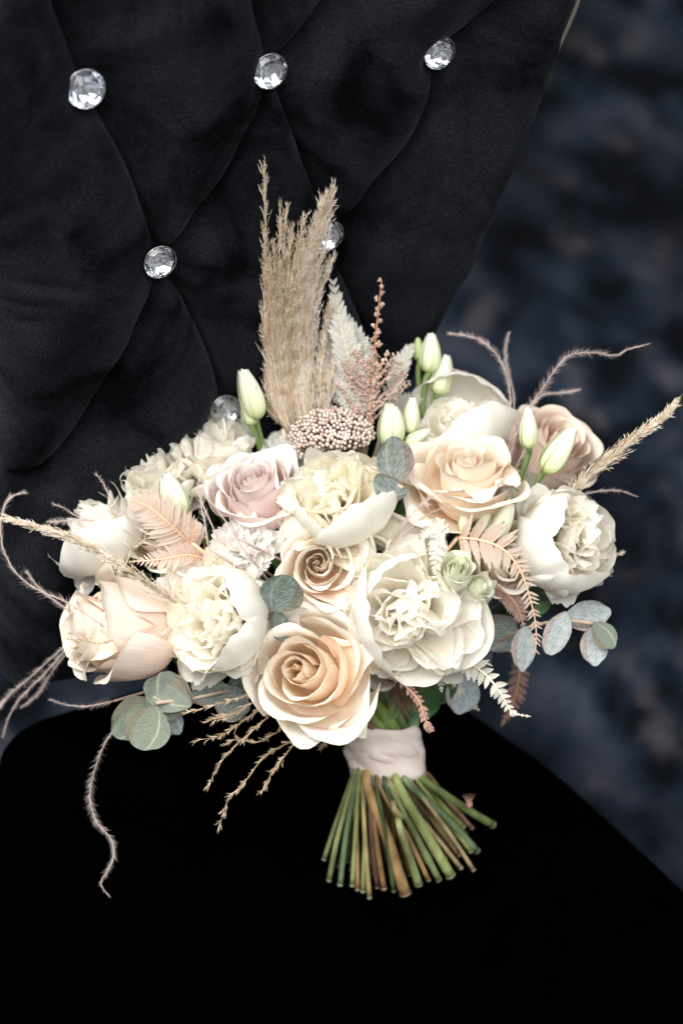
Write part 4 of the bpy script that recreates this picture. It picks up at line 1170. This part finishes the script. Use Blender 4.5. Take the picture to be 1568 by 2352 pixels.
leaf_at(t_, (1265, 1382), (1215, 1415), 28, 1.505, 1.515, 'leaf_dark', (.0, .1, 1), .15, .3, wpos=.5)
P = twig(t_, [(1362, 1432, 1.497), (1300, 1426, 1.500), (1215, 1440, 1.505), (1110, 1490, 1.530)], .0014); to_bind(t_, P[-1])
t_ = sprig('greenish eucalyptus leaves behind the right peony and its grass plume', (1300, 1180, 1.54))
leaf_at(t_, (1375, 1165), (1300, 1190), 84, 1.532, 1.535, 'euc_green', (.1, .1, 1), .15, .2, wpos=.55, col=(.75, .85, .78), point=.8)
leaf_at(t_, (1262, 1135), (1330, 1105), 60, 1.548, 1.545, 'euc_green', (-.1, .1, 1), .15, .3, wpos=.5, col=(.45, .55, .5))
leaf_at(t_, (1190, 1150), (1260, 1140), 36, 1.548, 1.545, 'euc_grey', (-.1, .3, 1), .15, .3, wpos=.5, col=(.45, .5, .55))
P = twig(t_, [(1300, 1150, 1.545), (1250, 1180, 1.55), (1200, 1260, 1.555)], .0013); to_bind(t_, P[-1])
t_ = sprig('pale eucalyptus leaves hanging behind the white fern at the lower right', (1060, 1560, 1.545))
leaf_at(t_, (1050, 1640), (1075, 1545), 80, 1.550, 1.545, 'euc_pale', (.1, .1, 1), .15, .2, wpos=.55, col=(.9, .95, 1))
leaf_at(t_, (1130, 1500), (1060, 1530), 62, 1.545, 1.545, 'euc_grey', (.1, .3, 1), .15, .2, wpos=.55, col=(.8, .85, .9))
P = twig(t_, [(1075, 1545, 1.547), (1040, 1550, 1.548), (990, 1580, 1.552)], .0013); to_bind(t_, P[-1])

# --- dark leaves
t_ = thing('leafy_branch', 'dark green glossy leaves behind the stems to the right of the ribbon top', 'leaves', tuple(C(950, 1560, 1.53)))
for (a, b, w, da, db, c) in [((1000, 1630), (940, 1515), 100, 1.545, 1.53, (1, 1, 1)), ((1050, 1545), (960, 1600), 92, 1.550, 1.545, (.8, .85, .8)), ((925, 1575), (935, 1500), 46, 1.52, 1.52, (1.4, 1.6, 1.2)),
                             ((975, 1655), (965, 1570), 84, 1.56, 1.555, (1.6, 1.9, 1.8)), ((975, 1540), (925, 1500), 50, 1.53, 1.525, (1.5, 1.7, 1.2)), ((945, 1690), (955, 1640), 24, 1.545, 1.545, (1.5, 1.7, 1.2))]:
    leaf_at(t_, a, b, w, da, db, 'leaf_dark', (.1, .1, 1), .2, .3, wpos=.5, col=c)
P = twig(t_, [(960, 1500, 1.53), (945, 1570, 1.545), (910, 1660, 1.55)], .0013, 'stem_green')
t_ = thing('leafy_branch', 'dark green leaves filling the gaps in the middle of the bouquet', 'leaves', tuple(C(700, 1420, 1.55)))
rg = np.random.default_rng(77)
for (u, v) in [(300, 1290), (320, 1340), (430, 1560), (470, 1230), (480, 1180), (620, 1440), (645, 1480), (850, 1500), (880, 1520), (600, 1300), (930, 1180), (940, 1130), (1130, 1430), (1180, 1380), (1200, 1350), (1225, 1400), (1160, 1330), (700, 1110), (1190, 1130), (870, 1290), (760, 1060), (1240, 1340), (380, 1330), (560, 1580)]:
    a = rg.uniform(0, 6.28); l = rg.uniform(50, 80)
    leaf_at(t_, (u + l * math.cos(a), v + l * math.sin(a)), (u - l * .5 * math.cos(a), v - l * .5 * math.sin(a)), rg.uniform(40, 60), 1.545, 1.553, 'leaf_dark', (rg.uniform(-.3, .3), .3, 1), .3, .3, wpos=.45, col=(rg.uniform(.7, 1.6),) * 3)

# --- ferns
fern([(470, 1275, 1.488), (430, 1240, 1.480), (380, 1195, 1.472), (335, 1160, 1.470), (298, 1148, 1.470)], 'broad peach fern frond lying over the upper left peony', 'fern_peach', 'fern_rib', 24, 92, .105, seed=1, ang=1.15, teeth=4, depth=.12, group='fern fronds in the bouquet', start=.12)
fern([(478, 1285, 1.487), (430, 1275, 1.478), (370, 1285, 1.472), (300, 1290, 1.472)], 'lower peach fern frond pointing left below the broad one', 'fern_peach', 'fern_rib', 18, 56, .12, seed=2, ang=1.1, teeth=4, depth=.12, group='fern fronds in the bouquet')
fern([(440, 1245, 1.476), (445, 1220, 1.470), (460, 1200, 1.466)], 'short peach fern tip beside the green bud', 'fern_peach', 'fern_rib', 9, 40, .2, seed=3, ang=1.0, teeth=3, depth=.12, group='fern fronds in the bouquet')
fern([(475, 1260, 1.474), (480, 1275, 1.470), (475, 1300, 1.468)], 'small curled peach fern tip near the carnation', 'fern_peach', 'fern_rib', 5, 34, .25, seed=4, ang=1.0, teeth=3, depth=.12, group='fern fronds in the bouquet')
fern([(1050, 1235, 1.468), (1100, 1240, 1.455), (1155, 1262, 1.450), (1195, 1312, 1.452), (1218, 1380, 1.458), (1230, 1440, 1.464), (1229, 1502, 1.470)], 'long peach fern arching down over the right peony', 'fern_peach', 'fern_rib', 27, 96, .10, seed=5, ang=1.15, teeth=5, depth=.14, group='fern fronds in the bouquet', start=.02,
     profile=lambda t: (.62 + .38 * math.sin(min(1, t * 2.2) * 3.14)) * (1.05 - .72 * t), tint=(.93, .92, .92))
fern([(1125, 1340, 1.500), (1165, 1365, 1.500), (1190, 1400, 1.503), (1205, 1450, 1.508)], 'brown fern tucked behind the arching peach fern', 'fern_rust', 'fern_rib', 13, 50, .15, seed=6, teeth=4, depth=.15, group='fern fronds in the bouquet')
fern([(1030, 1205, 1.460), (1008, 1225, 1.450), (1003, 1260, 1.448), (1000, 1300, 1.450), (1002, 1325, 1.452)], 'small white fern curling down onto the widest peony', 'fern_white', 'fern_rib_white', 13, 36, .26, seed=7, ang=1.1, teeth=4, depth=.3, group='fern fronds in the bouquet', curve=.5, jit=.4)
fern([(1020, 1195, 1.464), (985, 1215, 1.455), (965, 1235, 1.452)], 'white fern side tip above the widest peony', 'fern_white', 'fern_rib_white', 7, 34, .26, seed=17, ang=1.1, teeth=4, depth=.3, group='fern fronds in the bouquet', curve=.5, jit=.4)
fern([(1035, 1495, 1.490), (1075, 1520, 1.478), (1120, 1555, 1.472), (1150, 1595, 1.470), (1170, 1630, 1.470), (1185, 1640, 1.470), (1218, 1646, 1.470)], 'white lacy fern trailing down to the right beside the ribbon', 'fern_white', 'fern_rib_white', 17, 66, .24, seed=8, ang=1.15, teeth=6, depth=.4, group='fern fronds in the bouquet', curve=.4, jit=.35,
     profile=lambda t: max(.12, (1.0 - t * 1.05) * (.6 + .4 * math.sin(min(1, t * 3 + .3) * 1.57))), tint=(1.0, 1.0, .98))
fern([(1030, 1493, 1.492), (1075, 1500, 1.482), (1130, 1530, 1.478)], 'upper white fern tip pointing right above the lacy one', 'fern_white', 'fern_rib_white', 9, 26, .26, seed=18, teeth=4, depth=.3, group='fern fronds in the bouquet', jit=.3)
fern([(1000, 1540, 1.50), (1010, 1560, 1.49), (1014, 1590, 1.487)], 'short white fern tip hanging below the widest peony', 'fern_white', 'fern_rib_white', 7, 24, .26, seed=19, teeth=4, depth=.3, group='fern fronds in the bouquet', jit=.3)
fern([(1040, 1570, 1.545), (1065, 1600, 1.55), (1100, 1632, 1.555)], 'blurred white fern tip lying over the seat edge', 'fern_white', 'fern_rib_white', 10, 30, .30, seed=9, teeth=4, depth=.3, group='fern fronds in the bouquet', jit=.4)
fern([(850, 1490, 1.478), (885, 1530, 1.472), (930, 1575, 1.470), (962, 1610, 1.472), (975, 1650, 1.475), (990, 1682, 1.478)], 'narrow rusty fern curling down over the ribbon top', 'fern_rust', 'fern_rib', 16, 30, .24, seed=10, ang=1.0, teeth=4, depth=.15, group='fern fronds in the bouquet', curve=.4, profile=lambda t: .35 + 1.0 * t * (1.25 - t), tint=(1.12, 1.05, 1.05))
fern([(1195, 1500, 1.60), (1190, 1560, 1.61), (1175, 1620, 1.62), (1150, 1668, 1.63)], 'blurred rusty fern hanging behind the white lacy fern', 'fern_rust', 'fern_rib', 14, 44, .16, seed=11, teeth=4, depth=.15, group='fern fronds in the bouquet', tint=(.8, .72, .72), jit=.3)
WG = 'white bleached ferns standing behind the flowers'
fern([(830, 960, 1.535), (810, 860, 1.525), (785, 760, 1.515), (765, 645, 1.510)], 'tallest white bleached fern beside the pampas grass', 'fern_white', 'fern_rib_white', 22, 84, .20, seed=12, ang=.80, teeth=8, depth=.55, group=WG, tint=(1, 1, 1), jit=.2, profile=lambda t: .25 + 1.0 * (1 - t) ** .8)
fern([(850, 960, 1.535), (840, 870, 1.53), (815, 780, 1.525), (770, 690, 1.52)], 'second white bleached fern leaning behind the astilbe', 'fern_white', 'fern_rib_white', 18, 76, .22, seed=13, ang=.8, teeth=8, depth=.5, group=WG, tint=(.97, .98, .98), jit=.2)
fern([(800, 960, 1.54), (775, 880, 1.535), (760, 800, 1.53), (755, 700, 1.53)], 'left white bleached fern behind the rice flower cluster', 'fern_white', 'fern_rib_white', 18, 60, .22, seed=14, ang=.9, teeth=8, depth=.5, group=WG, tint=(.97, .98, .98), jit=.2)
fern([(880, 980, 1.545), (905, 880, 1.545), (930, 820, 1.545), (950, 790, 1.55)], 'right white bleached fern near the high green buds', 'fern_white', 'fern_rib_white', 14, 50, .24, seed=15, ang=.8, teeth=6, depth=.5, group=WG, tint=(.97, .98, .98), jit=.2)
fern([(900, 960, 1.55), (930, 930, 1.55), (975, 900, 1.555)], 'low white bleached fern beside the soft white peony', 'fern_white', 'fern_rib_white', 10, 46, .24, seed=16, ang=.9, teeth=6, depth=.5, group=WG, tint=(.9, .9, .9), jit=.2)

# --- pampas and grasses
def pampas():
    root = thing('pampas_grass', 'tall tan pampas grass plume standing upright at the back of the bouquet', 'pampas grass', tuple(C(700, 960, 1.535)))
    rg = np.random.default_rng(21)
    tips = [(612, 600, 628), (640, 470, 636), (720, 540, 672), (740, 500, 680), (700, 560, 660), (600, 560, 612), (768, 450, 700), (600, 375, 600), (640, 600, 632), (760, 540, 712), (748, 455, 694), (765, 490, 700), (655, 480, 640), (700, 500, 655), (775, 425, 705), (745, 500, 690), (770, 590, 720), (668, 520, 650), (625, 560, 622), (610, 640, 615), (720, 520, 685), (765, 700, 745), (690, 560, 675), (640, 520, 632), (600, 760, 612), (785, 800, 765), (610, 850, 620), (735, 620, 700), (752, 460, 695), (700, 600, 680)]
    for bi, (ut, vt, um) in enumerate(tips):
        ut = 684 + (ut - 684) * .92; um = 680 + (um - 680) * .86
        ub = 655 + (um - 610) * .62 + rg.uniform(-8, 8); vb = 985
        d0 = 1.530 + rg.uniform(-.006, .012)
        dt = min(backd(ut, vt), 1.53)
        vm = (vb + vt) / 2
        pts = [(ub, vb, d0), (um, vb - (vb - vt) * .35, min(backd(um, vb - (vb - vt) * .35), 1.525)), (um * .75 + ut * .25, vb - (vb - vt) * .70, min(backd(um, vb - (vb - vt) * .7), 1.52)), (ut, vt, dt - .004)]
        P = catmull([np.array(C(*p)) for p in pts], 50)
        ms = [MB(), MB()]; st = MB(); st.tube(P, np.linspace(.0007, .00022, 50), 5)
        br = st.build('branch', MT['straw'], root)
        Tn, U, B = frames(P); px = 1.51 / FPX
        L0 = (vb - vt)
        thin = ut < 662 and vt < 530
        n = int(L0 * (.50 if thin else .60))
        for k in range(n):
            t = rg.uniform(0, 1) ** (1.9 if thin else 1.05) * .99; i = int(t * 49)
            a = rg.uniform(0, 6.28); o = math.cos(a) * U[i] + math.sin(a) * B[i]
            wd = 22 * (1 - t ** (.7 if thin else 1.6)) + 3
            p0 = P[i] + o * wd * px * rg.uniform(0, .5)
            L = px * rg.uniform(34, 80) * (1 - .45 * t)
            d = Tn[i] + o * rg.uniform(.0, .26 + .14 * (t > .8)) + rg.normal(0, .05, 3); d /= np.linalg.norm(d)
            b = rg.normal(0, .07, 3)
            Q = np.array([p0, p0 + d * L * .35 + b * L * .06, p0 + d * L * .7 + b * L * .16, p0 + d * L + b * L * .34])
            mm = ms[int(rg.random() < (.30 + .35 * (um > 670)))]
            mm.strand(Q, .00018 * rg.uniform(.7, 1.25))
            for q in range(2):
                s0 = Q[1 + q]; dd = d + rg.normal(0, .30, 3); dd /= np.linalg.norm(dd)
                mm.blade(s0, s0 + dd * px * rg.uniform(6, 15), .00020, s0 - CAMP)
        loc = np.array(root['_loc'])
        for mm, mt in zip(ms, ('straw', 'straw_pale')):
            V = np.vstack(mm.v) - loc
            me = bpy.data.meshes.new('spikelets'); me.from_pydata(V.tolist(), [], mm.f); me.materials.append(MT[mt])
            o = bpy.data.objects.new('spikelets', me); o['kind'] = 'stuff'; link(o, br)
    m = MB()
    for k in range(6):
        m.tube(catmull([np.array(C(650 + 18 * k, 985, 1.532)), np.array(C(690 + 15 * k, 1150, 1.56)), np.array(C(760 + 10 * k, 1400, 1.57)), BIND + RNG.uniform(-.01, .01, 3)], 12), .0014, 6)
    m.build('stem', MT['straw'], root)


pampas()
GG = 'small grass plumes in the bouquet'
panicle([(1290, 1165, 1.515), (1340, 1100, 1.508), (1400, 1052, 1.500), (1455, 1008, 1.495), (1505, 972, 1.490), (1552, 928, 1.488)], 'straw grass plume reaching up to the right over the carpet', 62, 430, 1, spread=.33, slen=58, group=GG, sw=.00028)
panicle([(405, 1384, 1.470), (300, 1312, 1.446), (200, 1252, 1.440), (105, 1218, 1.436), (12, 1188, 1.432)], 'straw grass plume slanting left across the large blush rose', 58, 480, 2, spread=.30, slen=52, group=GG, sw=.00027, bind=False)
panicle([(1372, 1283, 1.52), (1395, 1277, 1.52), (1422, 1272, 1.52)], 'tiny grass tip poking out right of the rounded peony', 14, 30, 3, spread=.3, slen=22, group=GG)
WW = 'wispy brown grass heads under the cream rose'
def wisp(pts, label, seed, n=46, w=12, sl=20, bind=True): return panicle(pts, label, w, n, seed, 'straw_dark', .45, sl, .00024, 'grass_wisp', 'grass wisp', WW, True, lambda t: .9, bind, .00040, 'straw', .40)
wisp([(600, 1625, 1.49), (545, 1665, 1.485), (505, 1690, 1.483), (441, 1702, 1.482)], 'grass wisp pointing left, uppermost of those below the cream rose', 1)
wisp([(612, 1650, 1.49), (555, 1700, 1.487), (508, 1750, 1.485), (473, 1815, 1.485)], 'grass wisp bending down left below the eucalyptus cluster', 2)
wisp([(690, 1690, 1.50), (610, 1737, 1.495), (562, 1796, 1.49), (523, 1840, 1.49), (500, 1915, 1.49)], 'longest grass wisp hanging down over the black seat', 3, 64)
wisp([(690, 1690, 1.50), (655, 1735, 1.495), (625, 1775, 1.49), (600, 1820, 1.49)], 'short grass wisp hanging beside the longest one', 4, 40)
wisp([(640, 1680, 1.50), (590, 1705, 1.49), (545, 1698, 1.49), (515, 1712, 1.49)], 'grass wisp crossing sideways behind the hanging wisps', 5, 34)
wisp([(600, 1590, 1.478), (550, 1602, 1.470), (490, 1620, 1.462), (418, 1640, 1.458)], 'grass wisp lying over the eucalyptus leaves', 6, 60)
wisp([(760, 1660, 1.50), (735, 1690, 1.495), (712, 1712, 1.495)], 'short dark grass wisp under the lowest petal', 7, 26)
wisp([(740, 1680, 1.51), (745, 1700, 1.508), (735, 1720, 1.506)], 'tiny grass wisp left of the ribbon', 8, 18, 10, 14)
wisp([(262, 1470, 1.432), (225, 1478, 1.430), (190, 1470, 1.430), (158, 1468, 1.432)], 'thin grass wisp lying across the front of the blush rose', 9, 26, 8, 16, False)
wisp([(590, 1610, 1.482), (530, 1640, 1.480), (480, 1655, 1.478)], 'dense grass wisp on the rim of the eucalyptus cluster', 10, 50, 22, 30)

# brown fluff at the neck of the bouquet
root = thing('pampas_fluff', 'brown fluffy grass tuft tucked above the ribbon', 'grass tuft', tuple(C(900, 1600, 1.54)))
rg = np.random.default_rng(9); m = MB()
for k in range(900):
    t = rg.uniform(0, 1)
    p0 = np.array(C(905 + 28 * t + rg.normal(0, 15), 1515 + 95 * t + rg.normal(0, 10), 1.522 + rg.uniform(-.008, .01)))
    d = np.array(D(.25 + rg.normal(0, .5), -1 + rg.normal(0, .5), rg.normal(0, .4)))
    L = rg.uniform(.004, .012)
    b = rg.normal(0, .3, 3)
    m.strand(np.array([p0, p0 + d * L * .5 + b * L * .1, p0 + d * L + b * L * .4]), .00022)
m.build('fluff', MT['moss'], root, kind='stuff'); to_bind(root, C(905, 1640, 1.545), .002, 'straw')

# --- astilbe
def astilbe():
    root = thing('astilbe', 'dusty pink astilbe spire to the right of the white bleached ferns', 'astilbe', tuple(C(862, 985, 1.535)))
    rg = np.random.default_rng(31)
    P = catmull([np.array(C(*p)) for p in [(848, 990, 1.532), (855, 880, 1.522), (862, 780, 1.514), (876, 645, 1.508)]], 60)
    m = MB(); m.tube(P, np.linspace(.0012, .0004, 60), 6); m.build('stem', MT['twig'], root, color=(1.1, .75, .6))
    px = 1.52 / FPX
    m = MB()
    def cl(c, r, n):
        for _ in range(n):
            o = rg.normal(0, 1, 3); o /= np.linalg.norm(o)
            m.ball(c + o * r * rg.uniform(.2, 1), px * rg.uniform(2.0, 3.4), 5, rg.uniform(.8, 1.6), basis(o))
    for k in range(34):
        t = k / 33; i = int(t * 59); a = k * 2.4
        q = P[i] + (np.array(D(math.cos(a), .25, math.sin(a))) * px * (13 * (1 - t * .5)) if t > .3 else 0)
        cl(q, px * (10 * (1 - .55 * t)), 12)
    for k in range(15):
        t = .04 + .42 * k / 15; i = int(t * 59)
        s = 1 if k % 2 else -1; L = px * (120 * (1 - t * 1.5) + 20)
        d = np.array(D(s * .75 * rg.uniform(.6, 1.1), .75, rg.uniform(-.2, .5)))
        Q = catmull([P[i], P[i] + d * L * .5 - np.array(D(0, 1, 0)) * L * .06, P[i] + d * L], 12)
        m.tube(Q, .0004, 4)
        for j in range(2, 12): cl(Q[j], px * 7, 5)
    m.build('florets', MT['astilbe'], root, kind='stuff'); to_bind(root, P[0], .0016, 'twig')


astilbe()


# --- rice flower
def rice():
    root = thing('rice_flower', 'domed cluster of tiny pinkish beige rice flower heads at the foot of the pampas grass', 'rice flower', tuple(C(770, 1020, 1.525)))
    rg = np.random.default_rng(33); px = 1.51 / FPX
    m = MB(); st = MB()
    neck = np.array(C(785, 1075, 1.535))
    cs = []
    tries = 0
    while len(cs) < 230 and tries < 9000:
        tries += 1
        x = rg.uniform(-1, 1); y = rg.uniform(-1, 1); r2 = x * x + y * y
        if r2 > 1: continue
        u = 762 + 98 * x; v = 985 + 48 * y + 14 * x * x
        if y > .35 and abs(x - .35) < .55 and rg.random() < .85: continue
        d = 1.520 - .022 * math.sqrt(1 - r2) + .012 * (-y)
        if any((u - a) ** 2 + (v - b) ** 2 < 50 for a, b in cs): continue
        cs.append((u, v)); c = np.array(C(u, v, d))
        r = px * rg.uniform(4.2, 6.0)
        m.ball(c, r, 7, 1.15, basis(c - neck))
        st.strand(np.array([c, (c + neck) / 2 + rg.normal(0, .002, 3), neck]), .0004)
    for k in range(34):   # left drooping lobe
        u = 720 + rg.normal(0, 22); v = 1035 + rg.normal(0, 16)
        c = np.array(C(u, v, 1.500 + rg.uniform(0, .01))); m.ball(c, px * rg.uniform(4, 5.6), 7, 1.15); st.strand(np.array([c, (c + neck) / 2, neck]), .0004)
    m.build('flower_heads', MT['rice'], root, kind='stuff'); st.build('stalks', MT['moss'], root, kind='stuff'); to_bind(root, neck, .0018, 'twig')


rice()

# --- feathers
feather([(1162, 1085, 1.535), (1172, 960, 1.53), (1165, 870, 1.53), (1135, 808, 1.53), (1088, 775, 1.53), (1028, 765, 1.53)], 'feather wisp curling over to the left at the top right', 22, 1)
feather([(1160, 1080, 1.54), (1180, 930, 1.545), (1166, 850, 1.55), (1160, 805, 1.55), (1167, 765, 1.55)], 'feather wisp standing straight up among the right feathers', 18, 2)
feather([(1155, 1070, 1.535), (1150, 960, 1.535), (1115, 892, 1.535), (1078, 862, 1.535), (1040, 848, 1.535)], 'short feather wisp leaning left over the soft white peony', 18, 3)
feather([(1160, 1085, 1.53), (1195, 970, 1.52), (1250, 885, 1.515), (1300, 820, 1.512), (1360, 810, 1.51), (1410, 817, 1.51), (1440, 803, 1.51), (1488, 790, 1.51)], 'longest feather wisp waving out to the upper right', 22, 4)
feather([(1165, 1075, 1.545), (1200, 965, 1.545), (1240, 910, 1.548), (1290, 902, 1.55), (1332, 895, 1.55)], 'feather wisp bending right below the longest one', 17, 5)
feather([(1160, 1085, 1.53), (1170, 1010, 1.528), (1200, 950, 1.53), (1232, 922, 1.53)], 'short fluffy feather at the foot of the right feathers', 28, 6, 1.4)
feather([(1150, 1080, 1.53), (1155, 1020, 1.525), (1150, 970, 1.525)], 'fluffy pink feather base before the soft white peony', 30, 7, 1.5)
feather([(1180, 1085, 1.53), (1205, 1030, 1.528), (1222, 990, 1.53)], 'fluffy feather between the two slim buds at the right', 24, 8, 1.2)
feather([(240, 1440, 1.435), (162, 1388, 1.430), (83, 1352, 1.430), (38, 1316, 1.432), (10, 1265, 1.435), (2, 1210, 1.438), (10, 1165, 1.442), (28, 1140, 1.446), (58, 1130, 1.45)], 'large feather curling round the left edge of the frame', 26, 9, 1.1, bind=False)
feather([(160, 1402, 1.50), (117, 1373, 1.515), (83, 1342, 1.525), (52, 1300, 1.53), (28, 1262, 1.535)], 'blurred feather behind the large left feather', 24, 10)
feather([(330, 1245, 1.49), (273, 1212, 1.485), (184, 1188, 1.480), (150, 1168, 1.478), (122, 1157, 1.478)], 'slim feather tip pointing left above the grass plume', 18, 11, .8)
feather([(290, 1215, 1.50), (200, 1196, 1.497), (146, 1197, 1.495), (108, 1198, 1.495)], 'low feather tip at the far left above the grass plume', 20, 12)
feather([(320, 1215, 1.48), (290, 1185, 1.485), (258, 1153, 1.49), (240, 1115, 1.495), (220, 1086, 1.50)], 'feather tip rising over the upper left peony', 18, 13, .9)
feather([(500, 1235, 1.475), (455, 1126, 1.482), (473, 1075, 1.488), (490, 1032, 1.495), (482, 1012, 1.50), (449, 997, 1.505)], 'thin feather arching up in front of the pink rose', 16, 14, .8)
LL = 'blurred feathers drooping at the lower left'
feather([(175, 1460, 1.525), (110, 1520, 1.545), (60, 1565, 1.555), (20, 1598, 1.56), (0, 1622, 1.56), (-20, 1650, 1.56)], 'upper blurred feather drooping at the lower left', 18, 15, group=LL)
feather([(175, 1465, 1.525), (105, 1545, 1.548), (50, 1600, 1.56), (22, 1645, 1.565), (8, 1692, 1.57)], 'lower blurred feather drooping nearly to the seat', 18, 16, group=LL)
feather([(178, 1470, 1.525), (120, 1545, 1.55), (92, 1590, 1.56), (48, 1626, 1.565)], 'inner blurred feather drooping beside the blush rose', 16, 17, group=LL)
feather([(262, 1610, 1.50), (200, 1622, 1.505), (150, 1618, 1.51), (115, 1606, 1.51)], 'feather lying level under the blush rose', 20, 18)
feather([(268, 1668, 1.495), (238, 1715, 1.505), (215, 1780, 1.515), (207, 1835, 1.52), (222, 1888, 1.52), (252, 1922, 1.52), (262, 1962, 1.52), (246, 2002, 1.52), (232, 2030, 1.52), (252, 2060, 1.52)], 'long wavy feather hanging over the black seat at the left', 19, 19, 1.2)
feather([(903, 1245, 1.475), (925, 1208, 1.468), (958, 1168, 1.462), (1005, 1132, 1.46)], 'fluffy pink feather between the eucalyptus and the white fern', 34, 20, 1.6)
feather([(895, 1250, 1.475), (940, 1215, 1.47), (985, 1180, 1.465), (1040, 1160, 1.462)], 'thin feather crossing the foot of the upper right rose', 18, 21, .8)
feather([(1330, 1140, 1.53), (1362, 1130, 1.528), (1405, 1126, 1.528), (1436, 1131, 1.53), (1463, 1141, 1.53)], 'small feather tip right of the grass plume', 12, 22, .8)
feather([(545, 1235, 1.45), (528, 1190, 1.447), (530, 1130, 1.448), (543, 1065, 1.452)], 'hair thin feather standing in front of the pink rose', 7, 23, .3)
feather([(480, 1260, 1.45), (470, 1200, 1.455), (462, 1150, 1.46), (470, 1100, 1.465)], 'faint feather rising beside the green bud', 22, 24, .6)
feather([(560, 1262, 1.452), (520, 1200, 1.455), (490, 1160, 1.46), (470, 1140, 1.462)], 'faint pink feather across the foot of the pink rose', 14, 25, .6)

for o in bpy.data.objects:
    if '_loc' in o: del o['_loc']
